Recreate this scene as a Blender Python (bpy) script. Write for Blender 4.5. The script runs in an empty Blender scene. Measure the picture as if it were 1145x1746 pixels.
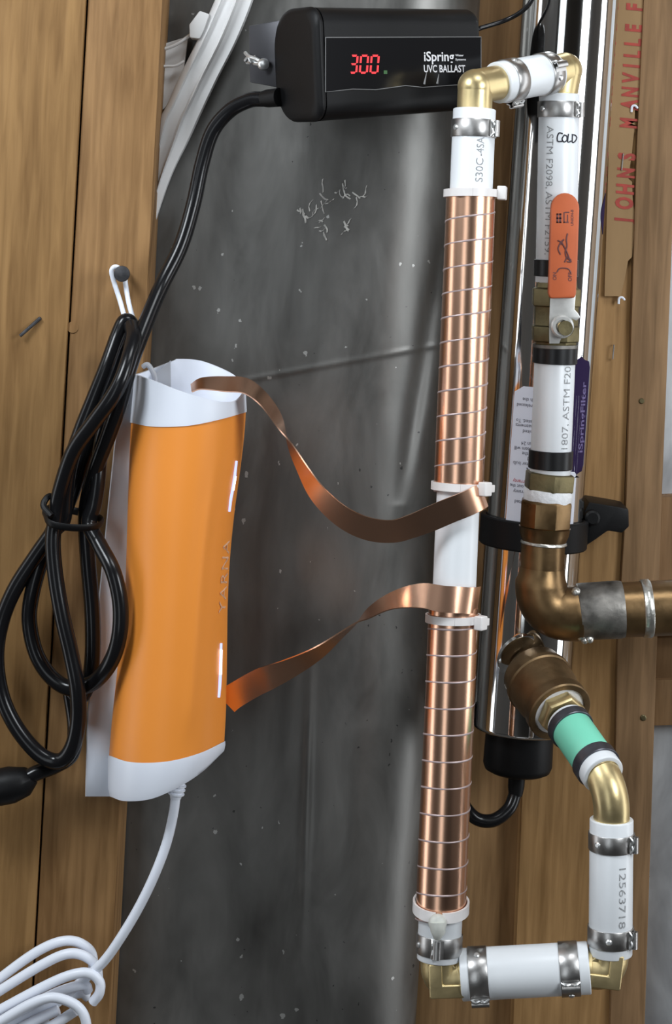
import bpy, bmesh, math, random
from mathutils import Vector, Matrix, Quaternion, noise

S = bpy.context.scene
COL = S.collection
PI = math.pi
R = math.radians
random.seed(7)

# ------------------------------------------------------------------ camera
F_PX, D0, HZ, ROLL = 3600.0, 1.44, 350.0, R(2.6)     # focal in px, distance, horizon row, roll
cam = bpy.data.cameras.new('camera')
cam_o = bpy.data.objects.new('camera', cam)
COL.objects.link(cam_o)
cam.sensor_fit = 'VERTICAL'
cam.sensor_height = 24.0
cam.lens = 24.0 * F_PX / 1746.0
cam.shift_y = (HZ - 873.0) / 1746.0
cam.clip_start = 0.02
cam_o.matrix_world = Matrix.Translation((0, -D0, 0)) @ Matrix.Rotation(PI / 2, 4, 'X') @ Matrix.Rotation(ROLL, 4, 'Z')
S.camera = cam_o

# ------------------------------------------------------------------ world, lamps, exposure
w = bpy.data.worlds.new('world')
S.world = w
w.use_nodes = True
w.node_tree.nodes['Background'].inputs[0].default_value = (0.55, 0.6, 0.7, 1)
w.node_tree.nodes['Background'].inputs[1].default_value = 0.05

S.view_settings.view_transform = 'Standard'
S.view_settings.look = 'None'
S.view_settings.gamma = 1.0
S.view_settings.use_curve_mapping = False
S.view_settings.exposure = 0.0


def area(name, loc, target, sx, sy, power, color):
    l = bpy.data.lights.new(name, 'AREA')
    l.shape = 'RECTANGLE'
    l.size, l.size_y = sx, sy
    l.energy = power
    l.color = color
    o = bpy.data.objects.new(name, l)
    COL.objects.link(o)
    d = Vector(target) - Vector(loc)
    o.matrix_world = Matrix.Translation(loc) @ d.to_track_quat('-Z', 'Y').to_matrix().to_4x4()
    return o


area('ceiling_lamp', (0.25, -0.50, 0.80), (0.05, 0.05, -0.10), 0.40, 0.30, 3.6, (0.93, 0.97, 1.0))
area('duct_highlight_fill', (0.80, -0.85, 0.22), (0.05, 0.05, -0.05), 0.34, 0.50, 7.6, (0.91, 0.96, 1.0))  # added fill, mainly for the highlight on the duct's right bend
area('left_lamp', (-0.58, -0.56, 0.47), (-0.08, 0.02, 0.00), 0.28, 0.30, 6.6, (0.89, 0.95, 1.0))
area('glass_door_light', (-0.98, -2.95, -0.15), (0.0, 0.0, -0.15), 0.80, 2.1, 10.5, (0.88, 0.95, 1.0))
area('right_window_light', (1.55, -0.10, -0.15), (0.0, -0.10, -0.15), 0.38, 2.0, 9.0, (0.92, 0.96, 1.0))
area('left_window_light', (-1.55, -0.16, -0.15), (0.0, -0.16, -0.15), 0.46, 2.0, 7.0, (0.92, 0.96, 1.0))


# ------------------------------------------------------------------ helpers
def P(px, py, y=0.0):
    """point of the scene seen at photo pixel (px, py) at depth y behind the reference plane"""
    u = (px - 572.5) / F_PX
    v = -(py - HZ) / F_PX
    c, s = math.cos(ROLL), math.sin(ROLL)
    d = D0 + y
    return Vector(((u * c - v * s) * d, y, (u * s + v * c) * d))


def SC(y):
    return (D0 + y) / F_PX


def lerp(a, b, t):
    return a + (b - a) * t


def interp(tab, x):
    if x <= tab[0][0]:
        return tab[0][1]
    for (a, va), (b, vb) in zip(tab, tab[1:]):
        if x <= b:
            t = (x - a) / (b - a)
            return va + (vb - va) * t
    return tab[-1][1]


def spline(pts, k=8):
    """Catmull-Rom through the points"""
    pts = [Vector(p) for p in pts]
    q = [pts[0] * 2 - pts[1]] + pts + [pts[-1] * 2 - pts[-2]]
    out = []
    for i in range(1, len(q) - 2):
        p0, p1, p2, p3 = q[i - 1], q[i], q[i + 1], q[i + 2]
        for j in range(k):
            t = j / k
            out.append(0.5 * ((2 * p1) + (p2 - p0) * t + (2 * p0 - 5 * p1 + 4 * p2 - p3) * t * t
                              + (3 * p1 - p0 - 3 * p2 + p3) * t * t * t))
    out.append(pts[-1].copy())
    return out


def spl1(tab, k=6):
    """smooth a table of (x, v)"""
    return [(p.x, p.y) for p in spline([(a, b, 0) for a, b in tab], k)]


class MB:
    def __init__(self):
        self.v, self.f = [], []

    def add(self, vs, fs):
        o = len(self.v)
        self.v += [tuple(x) for x in vs]
        self.f += [tuple(i + o for i in f) for f in fs]
        return self

    def rings(self, rings, close_u=True, cap0=False, cap1=False):
        n = len(rings[0])
        vs = [p for r in rings for p in r]
        fs = []
        m = n if close_u else n - 1
        for i in range(len(rings) - 1):
            for j in range(m):
                a, b = i * n + j, i * n + (j + 1) % n
                fs.append((a, b, b + n, a + n))
        if cap0:
            fs.append(tuple(range(n - 1, -1, -1)))
        if cap1:
            o = (len(rings) - 1) * n
            fs.append(tuple(range(o, o + n)))
        return self.add(vs, fs)

    def sweep(self, path, radii, n=20, cap=True, flat=None):
        path = [Vector(p) for p in path]
        if not hasattr(radii, '__len__'):
            radii = [radii] * len(path)
        T = []
        for i in range(len(path)):
            a = path[max(i - 1, 0)]
            b = path[min(i + 1, len(path) - 1)]
            t = b - a
            T.append(t.normalized() if t.length > 1e-9 else (T[-1] if T else Vector((0, 0, 1))))
        x = T[0].orthogonal().normalized()
        if flat is not None:
            x = (Vector(flat[0]) - T[0] * Vector(flat[0]).dot(T[0])).normalized()
        rings = []
        for i, p in enumerate(path):
            if i:
                x = (x - T[i] * x.dot(T[i])).normalized()
            y = T[i].cross(x)
            r = radii[i]
            ry = r if flat is None else r * flat[1]
            rings.append([p + x * (r * math.cos(2 * PI * j / n)) + y * (ry * math.sin(2 * PI * j / n)) for j in range(n)])
        return self.rings(rings, True, cap, cap)

    def lathe(self, A, d, prof, n=40, cap0=False, cap1=False, ref=None):
        A, d = Vector(A), Vector(d).normalized()
        x = (Vector(ref) if ref is not None else Vector((0, -1, 0)))
        x = (x - d * x.dot(d)).normalized()
        y = d.cross(x)
        rings = [[A + d * t + (x * math.cos(2 * PI * j / n) + y * math.sin(2 * PI * j / n)) * r for j in range(n)] for t, r in prof]
        return self.rings(rings, True, cap0, cap1)

    def box(self, c, ax, ay, az, hx, hy, hz):
        c = Vector(c)
        vs = []
        for sx in (-1, 1):
            for sy in (-1, 1):
                for sz in (-1, 1):
                    vs.append(c + ax * (hx * sx) + ay * (hy * sy) + az * (hz * sz))
        return self.add(vs, [(0, 1, 3, 2), (4, 6, 7, 5), (0, 4, 5, 1), (2, 3, 7, 6), (0, 2, 6, 4), (1, 5, 7, 3)])

    def prism(self, pts, off):
        """polygon pts extruded by the vector off"""
        n = len(pts)
        off = Vector(off)
        vs = [Vector(p) for p in pts] + [Vector(p) + off for p in pts]
        fs = [tuple(range(n)), tuple(range(2 * n - 1, n - 1, -1))]
        for i in range(n):
            j = (i + 1) % n
            fs.append((i, i + n, j + n, j))
        return self.add(vs, fs)

    def ribbon(self, pts, wv, th):
        """flat strip: centres, half-width vectors, thickness"""
        rings = []
        for i, p in enumerate(pts):
            t = (Vector(pts[min(i + 1, len(pts) - 1)]) - Vector(pts[max(i - 1, 0)])).normalized()
            nrm = t.cross(wv[i]).normalized() * (th / 2)
            p = Vector(p)
            rings.append([p - wv[i] - nrm, p + wv[i] - nrm, p + wv[i] + nrm, p - wv[i] + nrm])
        return self.rings(rings, True, True, True)

    def build(self, name, mat, parent=None, smooth=35, bevel=0, seg=2):
        me = bpy.data.meshes.new(name)
        bm = bmesh.new()
        bv = [bm.verts.new(p) for p in self.v]
        for f in self.f:
            try:
                bm.faces.new([bv[i] for i in f])
            except ValueError:
                pass
        bmesh.ops.recalc_face_normals(bm, faces=bm.faces)
        if bevel:
            ed = [e for e in bm.edges if len(e.link_faces) == 2 and e.calc_face_angle(0) > 0.5]
            bmesh.ops.bevel(bm, geom=ed, offset=bevel, segments=seg, profile=0.6, affect='EDGES', clamp_overlap=True)
        bm.to_mesh(me)
        bm.free()
        me.materials.append(mat)
        return place(name, me, parent, smooth)


def place(name, me, parent=None, smooth=35):
    if smooth:
        for p in me.polygons:
            p.use_smooth = True
        me.set_sharp_from_angle(angle=R(smooth))
    o = bpy.data.objects.new(name, me)
    COL.objects.link(o)
    if parent is not None:
        o.parent = parent
        o.matrix_parent_inverse = Matrix.Translation(parent.location).inverted() if parent.type == 'EMPTY' else Matrix()
    return o


def tag(o, label, cat, group=None, kind=None):
    if label:
        o['label'] = label
    if cat:
        o['category'] = cat
    if group:
        o['group'] = group
    if kind:
        o['kind'] = kind
    return o


def thing(name, label, cat, loc, group=None):
    o = bpy.data.objects.new(name, None)
    COL.objects.link(o)
    o.empty_display_size = 0.01
    o.location = loc
    return tag(o, label, cat, group)


def setting(name):
    o = bpy.data.objects.new(name, None)
    COL.objects.link(o)
    o.empty_display_size = 0.01
    o['kind'] = 'structure'
    return o


# text -> 2D mesh (Blender's built-in font)
def text2d(s, size, bold=0.0, sx=1.0, spacing=1.0):
    cu = bpy.data.curves.new('t', 'FONT')
    cu.body = s
    cu.size = size
    cu.offset = bold * size
    cu.space_character = spacing
    cu.resolution_u = 3
    ob = bpy.data.objects.new('t', cu)
    me = bpy.data.meshes.new_from_object(ob)
    vs = [(v.co.x * sx, v.co.y) for v in me.vertices]
    fs = [tuple(p.vertices) for p in me.polygons]
    bpy.data.objects.remove(ob)
    bpy.data.meshes.remove(me)
    bpy.data.curves.remove(cu)
    return vs, fs


def text_plane(s, O, xd, yd, size, bold=0.0, sx=1.0, spacing=1.0):
    vs, fs = text2d(s, size, bold, sx, spacing)
    O = Vector(O)
    return [O + xd * a + yd * b for a, b in vs], fs


def cyl_map(A, d, out, r):
    """maps (along axis, around) metres -> point on the cylinder; around is positive to the viewer's right"""
    A, d = Vector(A), Vector(d).normalized()
    out = (Vector(out) - d * Vector(out).dot(d)).normalized()
    side = out.cross(d)
    if side.x < 0:
        side = -side

    def m(t, a, dr=0.0):
        q = a / r
        return A + d * t + (out * math.cos(q) + side * math.sin(q)) * (r + dr)
    return m


def dice(vs, fs, step):
    """subdivide long edges so a flat outline can bend round a pipe"""
    bm = bmesh.new()
    bv = [bm.verts.new((a, b, 0)) for a, b in vs]
    for f in fs:
        try:
            bm.faces.new([bv[i] for i in f])
        except ValueError:
            pass
    bmesh.ops.triangulate(bm, faces=bm.faces)
    for _ in range(3):
        ed = [e for e in bm.edges if e.calc_length() > step]
        if not ed:
            break
        bmesh.ops.subdivide_edges(bm, edges=ed, cuts=1)
        bmesh.ops.triangulate(bm, faces=[f for f in bm.faces if len(f.verts) > 3])
    bm.verts.index_update()
    V = [(v.co.x, v.co.y) for v in bm.verts]
    Fs = [tuple(v.index for v in f.verts) for f in bm.faces]
    bm.free()
    return V, Fs


# ------------------------------------------------------------------ materials
def new_mat(name):
    m = bpy.data.materials.new(name)
    m.use_nodes = True
    return m, m.node_tree.nodes, m.node_tree.links, m.node_tree.nodes['Principled BSDF']


def mat(name, col, rough=0.5, metal=0.0, var=0.0, vscale=40.0, bump=0.0, bscale=200.0, spec=0.5, stretch=(1, 1, 1), coat=0.0, rvar=0.0):
    m, N, L, b = new_mat(name)
    b.inputs['Base Color'].default_value = (*col, 1)
    b.inputs['Roughness'].default_value = rough
    b.inputs['Metallic'].default_value = metal
    b.inputs['Specular IOR Level'].default_value = spec
    b.inputs['Coat Weight'].default_value = coat
    tc = N.new('ShaderNodeTexCoord')
    mp = N.new('ShaderNodeMapping')
    mp.inputs['Scale'].default_value = stretch
    L.new(tc.outputs['Object'], mp.inputs['Vector'])
    if var or rvar:
        no = N.new('ShaderNodeTexNoise')
        no.inputs['Scale'].default_value = vscale
        no.inputs['Detail'].default_value = 5
        L.new(mp.outputs['Vector'], no.inputs['Vector'])
        if var:
            cr = N.new('ShaderNodeValToRGB')
            cr.color_ramp.elements[0].position = 0.3
            cr.color_ramp.elements[1].position = 0.7
            cr.color_ramp.elements[0].color = (*[c * (1 - var) for c in col], 1)
            cr.color_ramp.elements[1].color = (*[min(1, c * (1 + var)) for c in col], 1)
            L.new(no.outputs['Fac'], cr.inputs['Fac'])
            L.new(cr.outputs['Color'], b.inputs['Base Color'])
        if rvar:
            mr = N.new('ShaderNodeMapRange')
            mr.inputs['From Min'].default_value = 0.3
            mr.inputs['From Max'].default_value = 0.7
            mr.inputs['To Min'].default_value = max(0.02, rough - rvar)
            mr.inputs['To Max'].default_value = rough + rvar
            L.new(no.outputs['Fac'], mr.inputs['Value'])
            L.new(mr.outputs['Result'], b.inputs['Roughness'])
    if bump:
        n2 = N.new('ShaderNodeTexNoise')
        n2.inputs['Scale'].default_value = bscale
        n2.inputs['Detail'].default_value = 4
        L.new(mp.outputs['Vector'], n2.inputs['Vector'])
        bp = N.new('ShaderNodeBump')
        bp.inputs['Strength'].default_value = bump
        bp.inputs['Distance'].default_value = 0.001
        L.new(n2.outputs['Fac'], bp.inputs['Height'])
        L.new(bp.outputs['Normal'], b.inputs['Normal'])
    return m


def emit(name, col, strength):
    m, N, L, b = new_mat(name)
    b.inputs['Base Color'].default_value = (*[c * 0.3 for c in col], 1)
    b.inputs['Emission Color'].default_value = (*col, 1)
    b.inputs['Emission Strength'].default_value = strength
    return m


def wood(name, light, dark, off=0.0, knots=0.5, rough=0.62):
    m, N, L, b = new_mat(name)
    b.inputs['Roughness'].default_value = rough
    b.inputs['Specular IOR Level'].default_value = 0.25
    tc = N.new('ShaderNodeTexCoord')
    mp = N.new('ShaderNodeMapping')
    mp.inputs['Location'].default_value = (off, off * 0.3, off * 1.7)
    mp.inputs['Rotation'].default_value = (0, R(-1.2), 0)
    mp.inputs['Scale'].default_value = (1, 1, 0.07)
    L.new(tc.outputs['Object'], mp.inputs['Vector'])
    # fine vertical grain
    n1 = N.new('ShaderNodeTexNoise')
    n1.inputs['Scale'].default_value = 190
    n1.inputs['Detail'].default_value = 6
    n1.inputs['Distortion'].default_value = 0.4
    L.new(mp.outputs['Vector'], n1.inputs['Vector'])
    # broad growth bands
    n2 = N.new('ShaderNodeTexNoise')
    n2.inputs['Scale'].default_value = 32
    n2.inputs['Detail'].default_value = 3
    n2.inputs['Distortion'].default_value = 1.2
    L.new(mp.outputs['Vector'], n2.inputs['Vector'])
    # blotches, unstretched
    n3 = N.new('ShaderNodeTexNoise')
    n3.inputs['Scale'].default_value = 16
    n3.inputs['Detail'].default_value = 5
    mp3 = N.new('ShaderNodeMapping')
    mp3.inputs['Location'].default_value = (off * 2.1, 0, off)
    mp3.inputs['Scale'].default_value = (1, 1, 0.5)
    L.new(tc.outputs['Object'], mp3.inputs['Vector'])
    L.new(mp3.outputs['Vector'], n3.inputs['Vector'])
    # rare dark knots
    vo = N.new('ShaderNodeTexVoronoi')
    vo.inputs['Scale'].default_value = 9
    mpv = N.new('ShaderNodeMapping')
    mpv.inputs['Location'].default_value = (off * 3.3, 0, off * 0.7)
    mpv.inputs['Scale'].default_value = (1, 1, 0.6)
    L.new(tc.outputs['Object'], mpv.inputs['Vector'])
    L.new(mpv.outputs['Vector'], vo.inputs['Vector'])

    def math_(op, a, c):
        k = N.new('ShaderNodeMath')
        k.operation = op
        for i, x in enumerate((a, c)):
            if hasattr(x, 'is_output'):
                L.new(x, k.inputs[i])
            else:
                k.inputs[i].default_value = x
        return k.outputs[0]
    s = math_('ADD', math_('MULTIPLY', n1.outputs['Fac'], 0.46), math_('MULTIPLY', n2.outputs['Fac'], 0.30))
    s = math_('ADD', s, math_('MULTIPLY', n3.outputs['Fac'], 0.24))
    cr = N.new('ShaderNodeValToRGB')
    cr.color_ramp.elements[0].position = 0.385
    cr.color_ramp.elements[0].color = (*dark, 1)
    cr.color_ramp.elements[1].position = 0.60
    cr.color_ramp.elements[1].color = (*light, 1)
    L.new(s, cr.inputs['Fac'])
    kr = N.new('ShaderNodeValToRGB')
    kr.color_ramp.elements[0].position = 0.035
    kr.color_ramp.elements[0].color = (knots, knots, knots, 1)
    kr.color_ramp.elements[1].position = 0.085
    kr.color_ramp.elements[1].color = (0, 0, 0, 1)
    L.new(vo.outputs['Distance'], kr.inputs['Fac'])
    mx = N.new('ShaderNodeMixRGB')
    L.new(kr.outputs['Color'], mx.inputs['Fac'])
    L.new(cr.outputs['Color'], mx.inputs['Color1'])
    mx.inputs['Color2'].default_value = (*[c * 0.25 for c in dark], 1)
    L.new(mx.outputs['Color'], b.inputs['Base Color'])
    bp = N.new('ShaderNodeBump')
    bp.inputs['Strength'].default_value = 0.35
    bp.inputs['Distance'].default_value = 0.0012
    L.new(n1.outputs['Fac'], bp.inputs['Height'])
    L.new(bp.outputs['Normal'], b.inputs['Normal'])
    return m


def galvanised(name, lo, hi, rough, speck=True, stretch=0.35):
    m, N, L, b = new_mat(name)
    b.inputs['Metallic'].default_value = 0.75
    tc = N.new('ShaderNodeTexCoord')
    mp = N.new('ShaderNodeMapping')
    mp.inputs['Scale'].default_value = (1, 1, stretch)
    L.new(tc.outputs['Object'], mp.inputs['Vector'])
    n = N.new('ShaderNodeTexNoise')
    n.inputs['Scale'].default_value = 26
    n.inputs['Detail'].default_value = 7
    n.inputs['Roughness'].default_value = 0.62
    n.inputs['Distortion'].default_value = 0.5
    L.new(mp.outputs['Vector'], n.inputs['Vector'])
    cr = N.new('ShaderNodeValToRGB')
    cr.color_ramp.elements[0].position = 0.32
    cr.color_ramp.elements[0].color = (*lo, 1)
    cr.color_ramp.elements[1].position = 0.68
    cr.color_ramp.elements[1].color = (*hi, 1)
    L.new(n.outputs['Fac'], cr.inputs['Fac'])
    last = cr.outputs['Color']
    if speck:
        # scattered pale flecks and dark pits
        for sc, lim, colr, loc in ((72, 0.085, (0.62, 0.62, 0.60), 0.0), (95, 0.06, (0.05, 0.05, 0.05), 3.1)):
            vo = N.new('ShaderNodeTexVoronoi')
            vo.inputs['Scale'].default_value = sc
            nz = N.new('ShaderNodeTexNoise')
            nz.inputs['Scale'].default_value = 300
            mpp = N.new('ShaderNodeMapping')
            mpp.inputs['Location'].default_value = (loc, 0, loc)
            mpp.inputs['Scale'].default_value = (1, 0.0, 0.8)
            L.new(tc.outputs['Object'], mpp.inputs['Vector'])
            wob = N.new('ShaderNodeTexNoise')
            wob.inputs['Scale'].default_value = 420
            L.new(mpp.outputs['Vector'], wob.inputs['Vector'])
            sub = N.new('ShaderNodeVectorMath')
            sub.operation = 'SCALE'
            sub.inputs['Scale'].default_value = 0.0035
            L.new(wob.outputs['Color'], sub.inputs[0])
            addv = N.new('ShaderNodeVectorMath')
            addv.operation = 'ADD'
            L.new(mpp.outputs['Vector'], addv.inputs[0])
            L.new(sub.outputs['Vector'], addv.inputs[1])
            L.new(addv.outputs['Vector'], vo.inputs['Vector'])
            big = N.new('ShaderNodeTexNoise')
            big.inputs['Scale'].default_value = 9
            L.new(mpp.outputs['Vector'], big.inputs['Vector'])
            thr = N.new('ShaderNodeMath')
            thr.operation = 'MULTIPLY'
            bm_ = N.new('ShaderNodeMapRange')
            bm_.inputs['From Min'].default_value = 0.38
            bm_.inputs['From Max'].default_value = 0.66
            bm_.inputs['To Min'].default_value = 0.0
            bm_.inputs['To Max'].default_value = lim * 1.6
            L.new(big.outputs['Fac'], bm_.inputs['Value'])
            lt = N.new('ShaderNodeMath')
            lt.operation = 'LESS_THAN'
            L.new(vo.outputs['Distance'], lt.inputs[0])
            L.new(bm_.outputs['Result'], lt.inputs[1])
            thr.inputs[1].default_value = 0.85
            L.new(lt.outputs[0], thr.inputs[0])
            mx = N.new('ShaderNodeMixRGB')
            L.new(thr.outputs[0], mx.inputs['Fac'])
            L.new(last, mx.inputs['Color1'])
            mx.inputs['Color2'].default_value = (*colr, 1)
            last = mx.outputs['Color']
    L.new(last, b.inputs['Base Color'])
    mr = N.new('ShaderNodeMapRange')
    mr.inputs['From Min'].default_value = 0.3
    mr.inputs['From Max'].default_value = 0.7
    mr.inputs['To Min'].default_value = rough - 0.08
    mr.inputs['To Max'].default_value = rough + 0.1
    L.new(n.outputs['Fac'], mr.inputs['Value'])
    L.new(mr.outputs['Result'], b.inputs['Roughness'])
    n2 = N.new('ShaderNodeTexNoise')
    n2.inputs['Scale'].default_value = 45
    n2.inputs['Detail'].default_value = 5
    L.new(mp.outputs['Vector'], n2.inputs['Vector'])
    bp = N.new('ShaderNodeBump')
    bp.inputs['Strength'].default_value = 0.12
    bp.inputs['Distance'].default_value = 0.002
    L.new(n2.outputs['Fac'], bp.inputs['Height'])
    L.new(bp.outputs['Normal'], b.inputs['Normal'])
    return m


M = {
    'wood_a': wood('wood_a', (0.325, 0.184, 0.070), (0.185, 0.096, 0.032), 0.0, 0.2),
    'wood_b': wood('wood_b', (0.345, 0.194, 0.080), (0.175, 0.089, 0.031), 1.7, 0.3),
    'wood_c': wood('wood_c', (0.37, 0.220, 0.100), (0.21, 0.118, 0.050), 3.1, 0.4),
    'wood_d': wood('wood_d', (0.43, 0.250, 0.104), (0.25, 0.136, 0.050), 4.6, 0.3),
    'wood_e': wood('wood_e', (0.29, 0.175, 0.085), (0.16, 0.092, 0.042), 6.2, 0.85),
    'wood_f': wood('wood_f', (0.31, 0.185, 0.092), (0.17, 0.098, 0.046), 8.3, 0.7),
    'kraft': mat('kraft', (0.34, 0.215, 0.105), 0.7, 0, 0.12, 30, 0.25, 90, 0.2, (1, 1, 0.3)),
    'red_ink': mat('red_ink', (0.36, 0.05, 0.035), 0.7, 0, 0.2, 150),
    'duct': galvanised('duct', (0.145, 0.142, 0.134), (0.23, 0.226, 0.215), 0.42),
    'foil': galvanised('foil', (0.45, 0.46, 0.48), (0.66, 0.68, 0.70), 0.45),
    'residue': mat('residue', (0.50, 0.49, 0.46), 0.35, 0, 0.3, 200),
    'white': mat('white', (0.83, 0.87, 0.96), 0.35, 0, 0.02, 20),
    'white_old': mat('white_old', (0.72, 0.72, 0.72), 0.4, 0, 0.04, 30),
    'orange': mat('orange', (0.95, 0.32, 0.045), 0.45, 0, 0.02, 20, 0.02, 900),
    'slate': mat('slate', (0.42, 0.43, 0.46), 0.5),
    'dev_letter': mat('dev_letter', (0.80, 0.46, 0.28), 0.4),
    'led_blue': emit('led_blue', (0.42, 0.48, 1.0), 1.6),
    'led_core': emit('led_core', (0.75, 0.82, 1.0), 3.0),
    'pex': mat('pex', (0.82, 0.85, 0.88), 0.32, 0, 0.025, 30, 0.03, 300),
    'pex_glow_tint': mat('pex_glow_tint', (0.22, 0.72, 0.52), 0.32, 0, 0.03, 30),  # ultraviolet glow through the pipe, put into its base colour
    'ink': mat('ink', (0.32, 0.33, 0.34), 0.6, 0, 0.5, 700),
    'marker': mat('marker', (0.01, 0.01, 0.02), 0.5),
    'copper': mat('copper', (0.82, 0.49, 0.335), 0.27, 1.0, 0.04, 40, 0.012, 60),
    'copper_edge': mat('copper_edge', (0.50, 0.40, 0.40), 0.4, 0.3),
    'tie': mat('tie', (0.80, 0.77, 0.76), 0.35, 0, 0.03, 60),
    'tie_old': mat('tie_old', (0.62, 0.63, 0.58), 0.45, 0, 0.1, 200),
    'brass': mat('brass', (0.66, 0.53, 0.28), 0.38, 0.85, 0.12, 60, 0.06, 400, rvar=0.06),
    'brass_dull': mat('brass_dull', (0.19, 0.16, 0.085), 0.45, 0.9, 0.3, 70, 0.2, 300, rvar=0.08),
    'brass_old': mat('brass_old', (0.22, 0.145, 0.075), 0.45, 0.85, 0.3, 45, 0.25, 260, rvar=0.08),
    'copper_old': mat('copper_old', (0.22, 0.138, 0.065), 0.36, 0.9, 0.35, 38, 0.12, 200, rvar=0.1),
    'solder': mat('solder', (0.55, 0.54, 0.50), 0.35, 0.9, 0.3, 120, 0.4, 300),
    'zinc': mat('zinc', (0.19, 0.18, 0.165), 0.5, 0.8, 0.75, 55, 0.8, 110),
    'steel': mat('steel', (0.48, 0.47, 0.46), 0.36, 1.0, 0.1, 80, 0.05, 500, rvar=0.06),
    'steel_dark': mat('steel_dark', (0.05, 0.05, 0.055), 0.4, 0.8),
    'zinc_plate': mat('zinc_plate', (0.60, 0.60, 0.58), 0.35, 0.5, 0.1, 200),
    'bright_steel': mat('bright_steel', (0.75, 0.76, 0.76), 0.3, 0.8, 0.1, 200),
    'chrome': mat('chrome', (0.80, 0.80, 0.79), 0.07, 1.0, 0.0, 30, 0.012, 30, stretch=(1, 1, 0.2)),
    'ring': mat('ring', (0.012, 0.012, 0.013), 0.35, 0.3),
    'ring_grey': mat('ring_grey', (0.085, 0.085, 0.10), 0.35, 0.6, 0.3, 90),
    'black': mat('black', (0.005, 0.005, 0.0055), 0.48, 0, 0.1, 60, 0.06, 700, 0.22),
    'black_gloss': mat('black_gloss', (0.006, 0.006, 0.007), 0.16),
    'cord': mat('cord', (0.008, 0.008, 0.009), 0.22, spec=0.32),
    'film_edge': mat('film_edge', (0.20, 0.20, 0.20), 0.4),
    'red_led': emit('red_led', (1.0, 0.035, 0.045), 1.0),
    'green_led': emit('green_led', (0.05, 0.22, 0.05), 0.25),
    'print_white': mat('print_white', (0.72, 0.72, 0.74), 0.5),
    'label': mat('label', (0.62, 0.63, 0.70), 0.35, 0, 0.02, 30),
    'label_ink': mat('label_ink', (0.12, 0.12, 0.15), 0.5),
    'label_red': mat('label_red', (0.45, 0.10, 0.12), 0.5),
    'purple': mat('purple', (0.018, 0.008, 0.045), 0.7, spec=0.15),
    'purple_ink': mat('purple_ink', (0.13, 0.10, 0.24), 0.4),
    'handle': mat('handle', (0.55, 0.125, 0.042), 0.42, 0, 0.07, 50),
    'handle_ink': mat('handle_ink', (0.13, 0.045, 0.045), 0.5),
    'tape': mat('tape', (0.80, 0.81, 0.83), 0.45, 0, 0.06, 250, 0.5, 350),
    'nail': mat('nail', (0.06, 0.06, 0.065), 0.5, 0.6, 0.3, 300),
    'concrete': mat('concrete', (0.09, 0.085, 0.08), 0.85, 0, 0.15, 8),
    'plaster': mat('plaster', (0.20, 0.19, 0.18), 0.85, 0, 0.04, 6),
    'plaster_dim': mat('plaster_dim', (0.10, 0.095, 0.09), 0.85, 0, 0.06, 6),
}


# ------------------------------------------------------------------ the room (mostly behind the photographer)
def slab(name, lo, hi, m):
    lo, hi = Vector(lo), Vector(hi)
    c, h = (lo + hi) / 2, (hi - lo) / 2
    o = MB().box(c, Vector((1, 0, 0)), Vector((0, 1, 0)), Vector((0, 0, 1)), h.x, h.y, h.z).build(name, m, None, 0)
    o['kind'] = 'structure'
    return o


ZF, ZC, XW, YB, YR = -1.45, 1.12, 1.60, 0.215, -3.10
slab('floor', (-XW, YR, ZF - 0.05), (XW, YB + 0.05, ZF), M['concrete'])
slab('ceiling', (-XW, YR, ZC), (XW, YB + 0.05, ZC + 0.05), M['plaster_dim'])
slab('wall_left', (-XW - 0.05, YR, ZF), (-XW, YB + 0.05, ZC), M['plaster'])
slab('wall_right', (XW, YR, ZF), (XW + 0.05, YB + 0.05, ZC), M['plaster'])
slab('wall_rear', (-XW, YR - 0.05, ZF), (XW, YR, ZC), M['plaster_dim'])
WB = slab('wall_back', (-XW, YB, ZF), (XW, YB + 0.05, ZC), M['wood_e'])


def plank(name, quad, y, th, m, parent, bevel=0.0008):
    """quad: TL, TR, BR, BL of the front face in photo pixels at depth y"""
    q = [P(a, b, y) for a, b in quad]
    return MB().prism(q, (0, th, 0)).build(name, m, parent, 30, bevel)


# rows of timber fixed to the back wall; each its own piece
plank('stud', [(-330, -260), (160.5, -260), (38, 1960), (-420, 1960)], 0.024, 0.062, M['wood_a'], WB, 0.0012)
plank('stud', [(164, -260), (291, -260), (174, 1960), (42, 1960)], 0.027, 0.059, M['wood_b'], WB, 0.0016)
plank('board', [(640, -260), (951, -260), (864, 1960), (560, 1960)], 0.152, 0.03, M['wood_c'], WB)
plank('board', [(953, -260), (1107, -260), (1083, 250), (1064, 850), (1050, 1100), (1034, 1960), (866, 1960)], 0.129, 0.04, M['wood_d'], WB)
plank('stud', [(1109, -260), (1190, -260), (1150, 300), (1128, 850), (1115, 1240), (1092, 1960), (1036, 1960), (1052, 1100), (1067, 850), (1085, 250)], 0.122, 0.075, M['wood_f'], WB, 0.0012)
plank('rail', [(1120, 848), (1420, 838), (1420, 1075), (1110, 1082)], 0.150, 0.06, M['wood_f'], WB, 0.001)
plank('rail', [(1105, 1084), (1420, 1077), (1420, 1150), (1100, 1158)], 0.157, 0.055, M['wood_e'], WB, 0.001)
plank('rail', [(1100, 1160), (1420, 1152), (1420, 1230), (1100, 1238)], 0.150, 0.06, M['wood_e'], WB, 0.001)


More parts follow.
